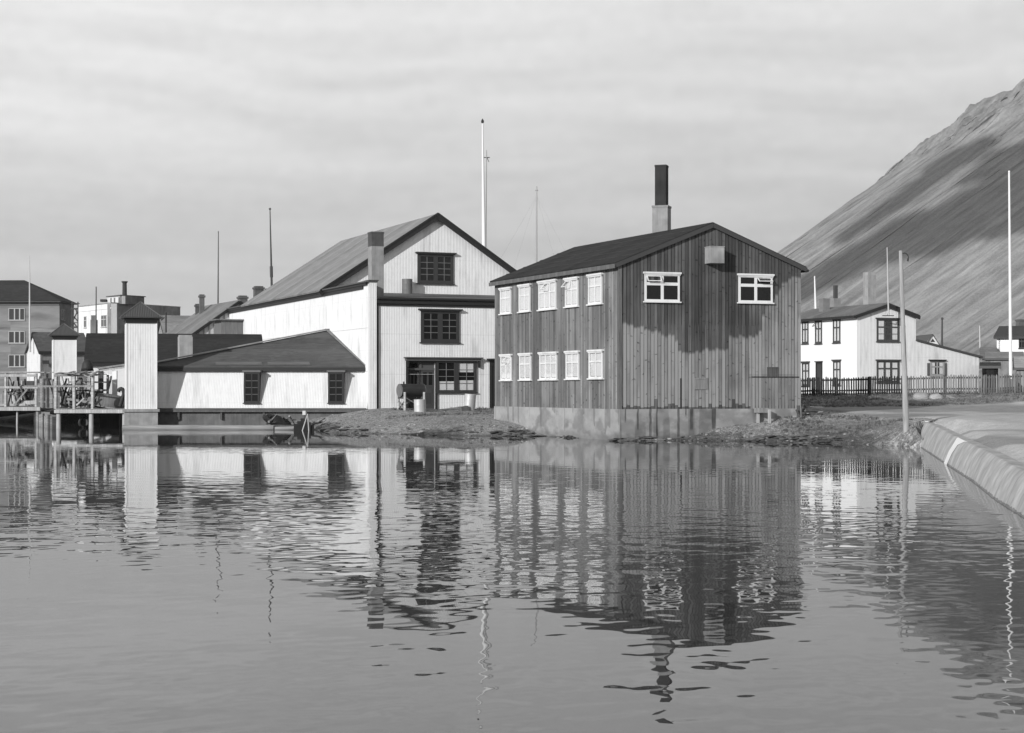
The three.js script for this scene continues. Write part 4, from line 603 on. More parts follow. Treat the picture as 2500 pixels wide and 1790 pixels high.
  for (const [x, y, r, v] of [[2247, 970, .28, .4], [2260, 974, .2, .3], [2288, 972, .33, .46], [2300, 977, .16, .35], [2325, 978, .2, .42], [2334, 980, .15, .4], [2366, 976, .16, .2], [2412, 981, .25, .55], [2318, 969, .14, .3], [2395, 968, .15, .22]]) rock(x, y, 85.6 - (x - 2247) * .012, r, v, { 2247: 'first big boulder in the bank right of the leaning pole', 2260: 'small boulder second from the pole in the fence bank', 2288: 'largest pale boulder in the bank under the shuttered window', 2300: 'small boulder touching the right of the largest bank boulder', 2325: 'pale flat boulder midway along the fence bank', 2334: 'little boulder low in the middle of the fence bank', 2366: 'dark little boulder in the fence bank', 2412: 'white boulder low on the bank toward the flagpole', 2318: 'small boulder close under the pickets mid bank', 2395: 'dark small boulder close under the pickets near the flagpole' }[x]);
}
// ---------------------------------------------------------------- poles and masts
function pole(name, label, cat, x0, y0, x1, y1, d, r0, r1, m, extra) { const a = at(x0, y0, d), b = at(x1, y1, d), t = thing(name, label, cat, a); part('shaft', rod(a, b, r0, r1, 12), m, t); if (extra) extra(t, a, b); return t; }
const mastWhite = M(.75, .5), mastDark = M(.07, .7), finial = (r, m) => (t, a, b) => part('finial', new THREE.SphereGeometry(r, 10, 8).translate(b.x, b.y + r * .6, b.z), m, t);
pole('telegraph_pole', 'bare weathered wooden pole leaning at the water edge, iron hook at top', 'pole', 2214, 1092, 2199, 612, 60, .115, .065, M(.5, .85, { map: T.timber }), (t, a, b) => {
  const c = new THREE.CatmullRomCurve3([b.clone().add(V(.03, -.1, .02)), b.clone().add(V(.17, -.1, .05)), b.clone().add(V(.26, -.22, .06)), b.clone().add(V(.24, -.32, .06))]); part('hook', new THREE.TubeGeometry(c, 16, .016, 6), iron, t); part('insulator', rod(b.clone().add(V(.24, -.38, .06)), b.clone().add(V(.25, -.28, .06)), .035, .03), iron, t); });
pole('flagpole', 'tall white flagpole behind the picket fence before the mountain', 'flagpole', 2468, 925, 2464, 421, 100, .105, .055, mastWhite, finial(.07, mastWhite));
pole('flagpole', 'slender grey flagpole fixed on the gable of the white house', 'flagpole', 2169.5, 770, 2166, 604, 103.7, .05, .03, M(.45, .6), (t, a, b) => { part('bracket', [bar(a.clone().add(V(-.35, -.02, -.1)), a.clone().add(V(.35, -.02, -.1)), .1, .05), bar(a.clone().add(V(0, 0, -.2)), a.clone().add(V(0, .3, 0)), .05, .05)], trim, t); });
pole('flagpole', 'short white pole rising behind the roof of the white house', 'flagpole', 1992, 770, 1989, 674, 118, .09, .04, mastWhite);
pole('mast', 'tall white main mast with dark truck behind the gable', 'mast', 1182, 650, 1178, 300, 126, .17, .05, mastWhite, (t, a, b) => { part('truck', [rod(b, b.clone().add(V(0, .3, 0)), .06, .04), new THREE.SphereGeometry(.11, 10, 8).scale(1, 1.4, 1).translate(b.x, b.y + .1, b.z)], iron, t); });
pole('mast', 'thinner grey mast standing close behind the tall white one', 'mast', 1184.5, 640, 1188, 366, 134, .09, .035, M(.35, .7), (t, a, b) => { part('crosstree', [bar(b.clone().add(V(-.25, -.6, 0)), b.clone().add(V(.25, -.6, 0)), .06, .06), rod(b.clone().add(V(.0, -.55, 0)), b.clone().add(V(.18, -.95, 0)), .025)], iron, t); });
pole('mast', 'slender wireless mast with stay wires left of the warehouse roof', 'mast', 1309.5, 650, 1310.5, 455, 122, .07, .035, M(.35, .7), (t, a, b) => { const f = b.clone().lerp(a, .12); for (const [x, z] of [[-3.4, 1], [-1.9, -1], [1.7, 1], [3.2, -1]]) part('stay', rod(f, V(a.x + x, a.y - 1, a.z + z), .0025, .0025, 4), iron, t); part('crosstree', bar(b.clone().add(V(-.1, -.3, 0)), b.clone().add(V(.1, -.3, 0)), .04, .04), iron, t); });
pole('mast', 'dark topmast with a thick heel seen above the long pale roof', 'mast', 664, 735, 659, 512, 130, .1, .035, mastDark, (t, a, b) => { part('collar', rod(b.clone().lerp(a, .62), b.clone().lerp(a, .74), .12, .12), mastDark, t); finial(.09, mastDark)(t, a, b); });
pole('mast', 'thin dark mast standing behind the battened gable', 'mast', 532, 760, 533, 567, 135, .06, .03, mastDark, finial(.05, mastDark));
pole('flagpole', 'pale pole standing before the grey apartment block', 'flagpole', 73, 860, 71.5, 624, 125, .09, .03, M(.5, .6));
pole('mast', 'dark short mast beyond the lean-to, before the mountain foot', 'mast', 2300, 845, 2300.5, 780, 150, .1, .07, mastDark, finial(.12, mastDark));
pole('mast', 'thin pale mast beyond the lean-to, before the mountain foot', 'mast', 2393, 850, 2392, 795, 150, .06, .04, M(.5, .6));

// ---------------------------------------------------------------- white house on the right, its lean-to and the fence
{
  const C = [px2X(2092, 104), 104], Bk = [C[0] - 3.1, C[1] + 8], wl = new Wall(Bk, C), gv = [.935, .355], G = new Wall(C, along(C, gv, 4.25)), W = G.len, Yb = .8, t = thing('white_house', 'white two storey house with dark window frames and a lean-to', 'house', V(C[0], Yb, -C[1]));
  const EV = 6.55, AP = 7.22, top = (s) => EV + (AP - EV) * (1 - Math.abs(2 * s / W - 1)), cg = Math.hypot(3.1, 8), dirB = V(-3.1, 0, -8).normalize();
  part('gable_wall', [G.w(corr(0, W, Yb, (s) => top(s) - .02, { cuts: [W / 2], pitch: .1 })), G.w(prism([[.02, Yb], [W - .02, Yb], [W - .02, EV - .05], [W / 2, AP - .05], [.02, EV - .05]], -.2, -.03))], M(.72, .6, { map: T.paint }), t);
  const wr = new Wall(along(C, gv, W), along(Bk, gv, W)), wbk = new Wall(along(Bk, gv, W), Bk);
  part('wall', [wl.w(box(0, cg, Yb, EV - .02, -.2, .0)), wr.w(box(.02, cg, Yb, EV - .03, -.2, -.01)), wbk.w(prism([[.02, Yb], [W - .02, Yb], [W - .02, EV - .05], [W / 2, AP - .05], [.02, EV - .05]], -.2, -.03))], M(.84, .6), t);
  const gp = (s, y) => G.p(s, y, .18), sl = (AP - EV) / (W / 2), e0 = gp(-.2, EV + .1 - .2 * sl), r0 = gp(W / 2, AP + .1), e1 = gp(W + .2, EV + .1 - .2 * sl), bk = (p) => p.clone().addScaledVector(dirB, cg + .3);
  part('roof', slab([e0, r0, bk(r0), bk(e0)], .09), M(.2, .8, { map: T.felt }), t); part('roof', slab([r0, e1, bk(e1), bk(r0)], .09), felt, t);
  part('bargeboard', [bar(gp(-.2, EV - .08 - .2 * sl), gp(W / 2, AP - .08), .05, .2), bar(gp(W / 2, AP - .08), gp(W + .2, EV - .08 - .2 * sl), .05, .2)], trim, t); part('gutter', bar(e0.clone().add(V(-.05, -.17, 0)), bk(e0).add(V(-.05, -.17, 0)), .12, .16), trim, t);
  const dk = { fm: M(.06, .6), bm: M(.09, .6), fw: .1, bar: .09, n: .0, dep: .05, head: .08, headN: .13, sill: .05, mw: .03 };
  const curt = [[.02, .3, .02, .98], [.7, .98, .02, .98]];
  for (const [x0, x1, y0, y1] of [[110, 200, 145, 460], [297, 392, 128, 460], [550, 652, 112, 446], [110, 212, 725, 1060], [553, 655, 700, 1050]]) windowOn(t, wl, wl.rect(z6b, x0, y0, x1, y1), { ...dk, cols: [.5], rows: [.66], curtain: [[.02, .42, .02, .98], [.6, .98, .02, .98]], open: x0 === 297 ? [2] : [] });
  const dr = wl.rect(z6b, 308, 720, 396, 1200); const dd = part('door', wl.w(box(dr.s0 + .09, dr.s1 - .09, Yb, dr.y1 - .1, 0, .02)), M(.05, .6), t); part('door_frame', [box(dr.s0, dr.s0 + .09, Yb, dr.y1, 0, .06), box(dr.s1 - .09, dr.s1, Yb, dr.y1, 0, .06), box(dr.s0 + .09, dr.s1 - .09, dr.y1 - .1, dr.y1, 0, .058), box(dr.s0 - .05, dr.s1 + .05, dr.y1, dr.y1 + .06, -.01, .12)].map((g) => wl.w(g)), trim, dd);
  windowOn(t, G, G.rect(z6b, 1160, 110, 1480, 430), { ...dk, cols: [.34, .67], rows: [.66], my: (c) => (c.j ? 1 : 2), mx: 1, curtain: curt, label: 'three light window in the gable' });
  windowOn(t, G, G.rect(z6b, 1160, 700, 1480, 1010), { ...dk, cols: [.34, .67], rows: [.66], curtain: [[.02, .28, .02, .98], [.38, .6, .1, .98], [.72, .98, .02, .98]] });
  // lean-to
  const q = (x, y) => G.px(z7b(x, y)), p0 = q(262, 572), p1 = q(1185, 822), lt = part('lean_to', [G.w(corr(W, p1[0], Yb, (s) => lerp(p0[1], p1[1], (s - W) / (p1[0] - W)) - .03, { pitch: .1, n: .004 })), G.w(prism([[W + .01, Yb], [p1[0] - .01, Yb], [p1[0] - .01, p1[1] - .08], [W + .01, p0[1] - .08]], -3, -.03))], M(.72, .6, { map: T.paint }), t);
  part('lean_to_roof', [slab([G.p(W + .0, p0[1] + .09, .12), G.p(p1[0] + .25, p1[1] + .04, .12), G.p(p1[0] + .25, p1[1] + .04, -3.1), G.p(W, p0[1] + .09, -3.1)], .12)], M(.07, .8), lt);
  windowOn(t, G, G.rect(z7b, 440, 880, 655, 1110), { ...dk, fm: M(.3, .6), bm: whiteFrame, cols: [.5], rows: [.62], head: .1, hm: trim, curtain: curt, n: .012, label: 'shuttered window of the lean-to' });
  const sr = G.rect(z7b, 398, 915, 432, 1110), s2 = G.rect(z7b, 655, 915, 695, 1110); part('shutter', G.w(box(sr.s0, sr.s1, sr.y0, sr.y1, .012, .05)), M(.1, .7), lt); part('shutter', G.w(box(s2.s0, s2.s1, s2.y0, s2.y1, .012, .05)), M(.1, .7), lt);
  // chimneys
  const chim = (x, y0, y1, w, d, m, name = 'chimney') => part(name, box(-w / 2, w / 2, px2Y(y1, d), px2Y(y0, d), -w / 2, w / 2).rotateY(.36).translate(px2X(x, d), 0, -d), m, t);
  chim(2123, 665, 765, .56, 107, M(.4, .9, { map: T.concrete })); chim(2013, 729, 765, .5, 110, M(.25, .9, { map: T.concrete })); chim(2039, 729, 765, .55, 112, M(.32, .9, { map: T.concrete })); chim(2040, 697, 729, .22, 112, M(.07, .8), 'stove_pipe');
}
{ // picket fence on its low bank
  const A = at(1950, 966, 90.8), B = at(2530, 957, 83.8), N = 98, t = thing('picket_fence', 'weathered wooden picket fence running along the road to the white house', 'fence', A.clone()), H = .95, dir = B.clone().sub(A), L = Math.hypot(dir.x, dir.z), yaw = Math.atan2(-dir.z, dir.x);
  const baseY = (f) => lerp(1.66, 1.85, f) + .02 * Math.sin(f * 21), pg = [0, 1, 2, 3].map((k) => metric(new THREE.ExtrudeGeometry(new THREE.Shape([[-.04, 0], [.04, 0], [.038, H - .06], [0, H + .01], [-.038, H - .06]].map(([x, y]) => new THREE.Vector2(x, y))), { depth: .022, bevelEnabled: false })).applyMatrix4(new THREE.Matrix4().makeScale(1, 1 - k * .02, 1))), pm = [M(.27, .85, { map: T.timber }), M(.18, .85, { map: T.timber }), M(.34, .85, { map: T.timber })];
  for (let k = 0; k < N; k++) { const f = k / (N - 1), p = A.clone().addScaledVector(dir, f); p.y = baseY(f) + rr(-.025, .02); piece('picket', pg[k % 4], f < .475 ? timberBlack : pm[Math.floor(rnd() * 3)], t, new THREE.Matrix4().makeRotationY(yaw).multiply(new THREE.Matrix4().makeRotationZ(rr(-.025, .025))).setPosition(p)); }  // left pickets in black timber: warehouse shade put into their colour
  const posts = [0.0, .065, .165, .315, .47, .63, .8, .96]; posts.forEach((f) => { const p = A.clone().addScaledVector(dir, f); p.y = baseY(f); part('post', box(-.065, .065, -.35, H - .02, -.16, -.03).rotateY(yaw).translate(p.x, p.y, p.z), timberDark, t); });
  for (let i = 0; i + 1 < posts.length; i++) for (const h of [.22, .78]) { const P = (f) => { const p = A.clone().addScaledVector(dir, f); p.y = baseY(f) + h; return p.add(V(Math.sin(yaw) * -.035, 0, -.035)); }; part('rail', bar(P(posts[i]), P(posts[i + 1]), .05, .09), timberDark, t); }
}

// ---------------------------------------------------------------- wharf, racks and what stands on it
{
  const DY = 1.0, t = thing('wharf', 'timber wharf on dark piles with a boarded corner', 'wharf', V(-24, 0, -88));
  const xa = -23.05, xb = -19.45, pl = metric(new THREE.BoxGeometry(.24, .07, 13));
  for (let k = 0; k < 15; k++) piece('deck_plank', pl, timber, t, new THREE.Matrix4().makeTranslation(xa + .12 + k * .25, DY - .035, -92.3 - .0));
  for (let k = 0; k < 34; k++) piece('deck_plank', pl, timber, t, new THREE.Matrix4().makeRotationY(Math.PI / 2).setPosition(-29.9, DY - .04, -96 - k * .25));
  part('edge_beam', bar(V(xa - .05, DY - .13, -85.78), V(xb + .1, DY - .13, -85.78), .14, .17), timberPale, t); part('edge_beam', bar(V(-36, DY - .12, -95.85), V(-26.6, DY - .12, -95.85), .14, .2), timberPale, t);
  for (const [x, d, r] of [[-22.95, 85.95, .12], [-21.3, 85.95, .12], [-19.62, 85.95, .11], [-22.2, 89, .13], [-20.5, 90, .13], [-21.4, 93, .13], [-28.0, 96.1, .06], [-30.5, 96.1, .1], [-33, 96.2, .1]]) part('pile', rod(V(x, -1.5, -d), V(x + .03, DY - .08, -d), r * 1.1, r, 12), d < 87 || r < .1 ? timberPale : timberDark, t);
  // sheet of upright planks closing the corner
  const n = 17; for (let k = 0; k < n; k++) { const f = k / (n - 1), x = lerp(-23.15, -26.85, f), d = lerp(86.1, 95.8, f); part('sheet_plank', bar(V(x, -1.3, -d), V(x, DY - .18 - .25 * rnd(), -d), .06, .26 * rr(.75, 1.1), V(.9, 0, -.4)), rnd() < .4 ? timberPale : rnd() < .5 ? timberDark : timber, t); }
  part('bank_boarding', [box(-24, -19, -1.4, DY - .1, -99.2, -98.9), box(-40, -26.5, -1.4, DY - .1, -105.2, -105)], timberBlack, t);
  single('hanging_tyre', new THREE.TorusGeometry(.26, .08, 8, 20).rotateY(.4).translate(-22.0, .28, -85.9 - 1.6), iron, 'dark tyre hanging in the shade under the wharf edge', 'tyre');
}
{
  const g = 'drying racks';
  // long open rack at the left
  const d = 96.3, X = (x) => px2X(x, d), Y = (y) => px2Y(y, d), t = thing('timber_rack', 'open timber rack with pale rails at the left edge of the wharf', 'rack', V(-28, 1, -d));
  for (const x of [-12, 14, 88]) for (const b of [0, 2.4]) part('post', bar(V(X(x), 1, -d - b), V(X(x), Y(912), -d - b), .12, .12), b ? timber : timberPale, t);
  part('rail', bar(V(X(-20), Y(917), -d + .08), V(X(90), Y(917), -d + .08), .05, .14), timberPale, t); part('rail', bar(V(X(-20), Y(945.6), -d + .08), V(X(138), Y(946.5), -d + .08), .05, .12), timberPale, t); part('rail', bar(V(X(-20), Y(958), -d - 2.4), V(X(90), Y(952), -d - 2.4), .06, .18), timber, t);
  part('brace', bar(V(X(34), Y(990), -d + .02), V(X(66), Y(951), -d + .02), .05, .09), timber, t); part('rail', bar(V(X(50), Y(984), -d - .3), V(X(92), Y(982), -d - .3), .2, .22), timberPale, t); part('rail', bar(V(X(-20), Y(989), -d - .2), V(X(60), Y(988), -d - .2), .15, .12), timberPale, t);
  for (let k = 0; k < 9; k++) part('roof_board', bar(V(X(-20), Y(909.5) + .02 * (k % 2), -d - k * .3), V(X(92) + rr(-.1, .3), Y(909) + .02 * (k % 2), -d - k * .3), .28, .04), k < 3 ? timberPale : timber, t);
  // nearer rack with ragged planks on top
  const e = 86.6, U = (x) => px2X(x, e), Q = (y) => px2Y(y, e), r = thing('timber_rack', 'nearer timber rack topped with ragged planks beside the white tower', 'rack', V(-21.8, 1, -e));
  for (const [x, b] of [[136, 0], [226, 0], [181, 0], [140, 3], [186, 3.2], [228, 3], [160, 1.6], [205, 1.6]]) part('post', bar(V(U(x), 1, -e - b), V(U(x) + rr(-.03, .03), Q(914), -e - b), b ? .1 : .13, b ? .1 : .13), b > 2 ? timber : timberPale, r);
  for (const [y0, y1, b, w] of [[943.5, 943, .07, .09], [917, 916.5, .07, .1], [954, 953, 3, .1], [932, 933, 3, .08], [969, 972, 1.6, .1]]) part('rail', bar(V(U(y0 === 943.5 ? 60 : 132), Q(y0), -e + b * (b > 1 ? -1 : 1)), V(U(229), Q(y1), -e + b * (b > 1 ? -1 : 1)), .05, w), timber, r);
  part('brace', bar(V(U(158), Q(940), -e - 1.6), V(U(176), Q(922), -e - 1.6), .05, .09), timber, r); part('brace', bar(V(U(186), Q(990), -e), V(U(205), Q(972), -e), .04, .07), timberPale, r); part('brace', bar(V(U(158), Q(974), -e - .4), V(U(222), Q(984), -e - .3), .05, .12), timber, r);
  for (let k = 0; k < 13; k++) { const x0 = rr(126, 150), x1 = rr(195, 230); part('roof_board', bar(V(U(x0), Q(912) + rr(-.05, .1), -e - k * .27 + .2), V(U(x1), Q(915) + rr(-.06, .12), -e - k * .27 + rr(-.1, .3)), .24, .035), rnd() < .4 ? timberDark : timber, r); }
  for (let k = 0; k < 5; k++) { const x0 = 150 + k * 15; part('roof_board', bar(V(U(x0), Q(909) + rr(0, .1), -e - 2.6), V(U(x0 + 14), Q(916) + rr(-.05, .1), -e + .35), .16, .03), k % 2 ? timberDark : timber, r); }
  // boards standing upright between the racks
  const s = thing('plank_screen', 'upright grey planks of uneven width between the two racks', 'screen', V(-25, 1, -91)); for (let k = 0; k < 13; k++) { const f = k / 12; if (k % 4 === 3) continue; const x = lerp(-23.3, -26.6, f), dd = lerp(87.2, 95.6, f); part('plank', bar(V(x, 1, -dd), V(x + rr(-.04, .04), rr(2.2, 2.75), -dd), .05, rr(.16, .34), V(.9, 0, -.4)), [timber, timberPale, timberDark][k % 3], s); }
  part('rail', [bar(V(-23.3, 2.05, -87.2), V(-26.6, 2.1, -95.6), .05, .1), bar(V(-23.3, 1.3, -87.2), V(-26.6, 1.3, -95.6), .05, .1)], timber, s);
}
{ // loose laths and battens that fill the two racks
  const racks = scene.children.filter((o) => o.name.startsWith('timber_rack')), mats = [timber, timberDark, timberPale, timberBlack];
  for (let k = 0; k < 26; k++) { const x = rr(4, 88), y0 = rr(985, 990), y1 = rr(918, 970), d = rr(96.6, 99.5), L = rr(-26, 26); part(k % 3 ? 'lath' : 'batten', bar(at(x, y0, d), at(x + L, y1, d + rr(-1, 1)), .05, rr(.06, .14)), mats[k % 4], racks[0]); }
  for (let k = 0; k < 34; k++) { const x = rr(138, 224), y0 = rr(985, 996), y1 = rr(916, 970), d = rr(87, 90), L = rr(-22, 22); part(k % 3 ? 'lath' : 'batten', bar(at(x, y0, d), at(x + L, y1, d + rr(-.5, 1)), .045, rr(.05, .13)), mats[k % 4], racks[1]); }
  for (let k = 0; k < 12; k++) { const x = rr(132, 190), y = rr(940, 990), d = rr(87, 90); part('shelf_board', bar(at(x, y, d), at(x + rr(25, 50), y + rr(-4, 4), d + rr(-.3, .3)), .3, .05), mats[(k + 1) % 4], racks[1]); }
  for (let k = 0; k < 10; k++) { const x = rr(-5, 50), y = rr(930, 985), d = rr(97, 100); part('shelf_board', bar(at(x, y, d), at(x + rr(25, 50), y + rr(-4, 4), d + rr(-.3, .3)), .35, .06), mats[(k + 2) % 4], racks[0]); }
}
{ // rough grass along the bank and the foot of the walls
  const bl = []; for (let k = 0; k < 9; k++) { const a = rr(0, 6.28), r = rr(0, .5), lean = rr(.1, .6), h = rr(.6, 1), w = .07, x = Math.cos(a) * r, z = Math.sin(a) * r, g = new THREE.BufferGeometry(); g.setAttribute('position', new THREE.Float32BufferAttribute([x - w, 0, z, x + w, 0, z + .02, x + Math.cos(a) * lean, h, z + Math.sin(a) * lean], 3)); g.computeVertexNormals(); bl.push(metric(g)); }
  const tuft = merge(bl), put = []; let guard = 0;
  while (put.length < 5200 && guard++ < 60000) { const u = rnd(); let x, d; if (u < .5) { x = rr(13, 26); d = 92.6 - (x - 14) * .62 + rr(-9, 2.5); } else if (u < .75) { x = rr(10.5, 15.5); d = rr(62, 69); } else { x = rr(-6, 0); d = rr(80, 89); } if (x > 11 && roadness(x, d) > .2) continue; const y = level(x, d); if (y < .3 || (u > .75 && vn(x * .8, d * .8, 1e6, 1e6, 300) < .62) || (u < .75 && vn(x * .7, d * .7, 1e6, 1e6, 301) < .4)) continue; put.push([x, y, d]); }
  const m = new THREE.InstancedMesh(tuft, M(.2, .9), put.length); m.name = 'rough_grass'; shade(m); tag(m, 'short rough grass on the bank under the picket fence', 'grass', null, 'stuff');
  put.forEach((q, i) => { const k = rr(.05, .16); m.setMatrixAt(i, new THREE.Matrix4().compose(V(q[0], q[1] - .01, -q[2]), new THREE.Quaternion().setFromAxisAngle(V(0, 1, 0), rr(0, 6.28)), V(k, k * rr(.6, 1.3), k))); m.setColorAt(i, grey(rr(.35, 1.2))); }); scene.add(m);
}
{ // goods on the wharf
  const bd = (label, x, y, d, m, rot) => drum(label, V(px2X(x, d), px2Y(y, d), -d), m, rot, undefined), grayM = M(.3, .7, { map: T.concrete }), pale = M(.55, .6, { map: T.paint });
  bd('grey oil drum behind the left rack, under its diagonal brace', 36, 987, 98.4, pale); bd('dark oil drum in the shade at the right of the left rack', 66, 985, 99, grayM); bd('grey oil drum beneath the ragged planks, near the screen', 151, 996, 88.4, grayM); bd('rusty oil drum beside the white wall at the end of the wharf', 231, 995, 88.6, rust);
  const crate = (label, x, y, d, w, h, m) => { const c = thing('crate', label, 'crate', V(px2X(x, d), px2Y(y, d), -d)), X = px2X(x, d), Y = px2Y(y, d); part('case', box(X - w / 2 + .02, X + w / 2 - .02, Y, Y + h - .02, -d - w * .4 + .02, -d + w * .4 - .02), m, c); const q = 4; for (let k = 0; k < q; k++) part('slat', box(X - w / 2, X + w / 2, Y + .02 + k * h / q, Y + (k + 1) * h / q - .015, -d + w * .4 - .02, -d + w * .4), m, c); for (const s of [-1, 1]) part('batten', box(X + s * (w / 2 - .06) - .04, X + s * (w / 2 - .06) + .04, Y, Y + h, -d + w * .4, -d + w * .4 + .025), timberPale, c); return c; };
  crate('dark slatted crate under the near rack', 167, 994, 88, .8, .55, timberDark); crate('pale slatted crate at the back of the near rack', 205, 991, 90.5, .9, .7, timber); crate('big dark slatted crate half hidden behind the left rack', 78, 983, 101, 1.1, 1.3, timberDark); crate('low grey slatted crate near the left edge', 12, 987, 98.5, 1, .6, timber);
  // upturned rowing boat beside the white shed wall
  const p = [], dB = 88.2, c = V(px2X(262, dB), px2Y(994, dB), -dB), boat = thing('rowing_boat', 'grey rowing boat lying on its side under the canopy', 'boat', c); const st = [], NS = 14, NP = 8;
  for (let i = 0; i <= NS; i++) for (let j = 0; j <= NP; j++) { const u = i / NS * 2 - 1, v = j / NP * Math.PI, wdt = .5 * Math.pow(1 - u * u, .55), dep = .48 * (1 - .35 * u * u) + .12 * u * u; st.push(u * 1.15, Math.sin(v) * dep * (1 - Math.pow(Math.abs(u), 6) * .9), -Math.cos(v) * wdt); }
  const ix = []; for (let i = 0; i < NS; i++) for (let j = 0; j < NP; j++) { const a = i * (NP + 1) + j; ix.push(a, a + 1, a + NP + 2, a, a + NP + 2, a + NP + 1); }
  const mkHull = (k) => { const gg = new THREE.BufferGeometry(); gg.setAttribute('position', new THREE.Float32BufferAttribute(st.map((v) => v * k), 3)); gg.setIndex(ix); gg.computeVertexNormals(); return metric(gg); }, place = (gg) => gg.rotateX(.55).rotateZ(-.14).rotateY(.35).translate(c.x, c.y + .22, c.z);
  part('hull', place(mkHull(1)), M(.3, .7, { map: T.timber }), boat); part('inner_hull', place(mkHull(.955)), timberDark, boat); part('rubbing_strake', place(new THREE.TubeGeometry(new THREE.CatmullRomCurve3([-1, -.8, -.4, 0, .4, .8, 1].map((u) => V(u * 1.15, .01, .5 * Math.pow(1 - u * u, .55)))), 24, .035, 6)), timberPale, boat);
  // bent iron davit
  const dd = 87, cv = new THREE.CatmullRomCurve3([[293, 992], [298, 975], [302, 960], [298, 950], [291, 951], [289, 957]].map(([x, y]) => at(x, y, dd))); single('davit', new THREE.TubeGeometry(cv, 24, .1, 8), iron, 'black bent iron davit between the boat and the tower', 'davit');
  const hs = thing('canopy_frame', 'white framed lean-to canopy in front of the long shed', 'canopy', V(px2X(272, 90), 1, -90)), dc = 90.5, X = (x) => px2X(x, dc), Y = (y) => px2Y(y, dc);
  part('canopy_roof', [slab([V(X(241), Y(898), -dc + .3), V(X(318), Y(887), -dc + .3), V(X(318), Y(883), -dc - 2), V(X(244), Y(894), -dc - 2)], .09)], timber, hs); part('fascia', bar(V(X(243), Y(903), -dc + .2), V(X(318), Y(893), -dc + .2), .05, .2), timberPale, hs);
  for (const x of [280, 246]) part('post', box(X(x) - .12, X(x) + .12, 1, Y(905), -dc - .1, -dc + .1), x > 260 ? whitePaint : timberDark, hs); part('brace', bar(V(X(252), Y(912), -dc), V(X(272), Y(918), -dc), .06, .14), whitePaint, hs); part('brace', bar(V(X(272), Y(918), -dc), V(X(264), Y(950), -dc), .06, .1), timberDark, hs);
  // black bell-shaped cowl
  const cw = [[0, .62], [.16, .58], [.26, .42], [.3, .2], [.34, 0], [0, 0]].map(([x, y]) => new THREE.Vector2(x, y)), dw = 91; single('iron_cowl', new THREE.LatheGeometry(cw, 20).translate(px2X(213, dw), px2Y(906, dw), -dw), iron, 'black bell shaped iron cowl above the rack roof', 'cowl');
}
// ---------------------------------------------------------------- sheds and houses behind
function gableHouse(name, label, cat, o) { // o: A, B front eave ends [X, d]; depth; yb, ev, ap; walls, roof materials
  const w = new Wall(o.A, o.B), L = w.len, D = o.depth, t = thing(name, label, cat, V((o.A[0] + o.B[0]) / 2, o.yb, -(o.A[1] + o.B[1]) / 2), o.group), ov = o.ov ?? .2, sl = (o.ap - o.ev) / (D / 2);
  part('wall', w.w(box(0, L, o.yb, o.ev - .03, -.25, 0)), o.wm, t); part('wall', w.w(box(0, L, o.yb, o.ev - .03, -D, -D + .25)), o.wm, t);
  const ge = (s0, s1) => { const g = prism([[.0, o.yb], [D, o.yb], [D, o.ev - .05], [D / 2, o.ap - .06], [0, o.ev - .05]], s0, s1); return w.w(g.applyMatrix4(new THREE.Matrix4().set(0, 0, 1, 0, 0, 1, 0, 0, -1, 0, 0, 0, 0, 0, 0, 1))); };
  part('gable_wall', ge(-.001, .25), o.gm ?? o.wm, t); part('gable_wall', ge(L - .25, L + .001), o.gm2 ?? o.gm ?? o.wm, t);
  const P = (s, y, n) => w.p(s, y, n), e = ov * sl;
  part('roof', slab([P(-ov, o.ev + .08 - e, ov), P(L + ov, o.ev + .08 - e, ov), P(L + ov, o.ap + .08, -D / 2), P(-ov, o.ap + .08, -D / 2)], .09), o.rm, t); part('roof', slab([P(-ov, o.ap + .08, -D / 2), P(L + ov, o.ap + .08, -D / 2), P(L + ov, o.ev + .08 - e, -D - ov), P(-ov, o.ev + .08 - e, -D - ov)], .09), o.rm, t);
  const tm = o.tm ?? trim; for (const s of [-ov, L + ov]) part('bargeboard', [bar(P(s, o.ev - .06 - e, ov), P(s, o.ap - .06, -D / 2), .04, .16), bar(P(s, o.ap - .06, -D / 2), P(s, o.ev - .06 - e, -D - ov), .04, .16)], tm, t);
  part('fascia', bar(P(-ov, o.ev - .08 - e, ov + .02), P(L + ov, o.ev - .08 - e, ov + .02), .04, .16), tm, t);
  return { t, w, P };
}
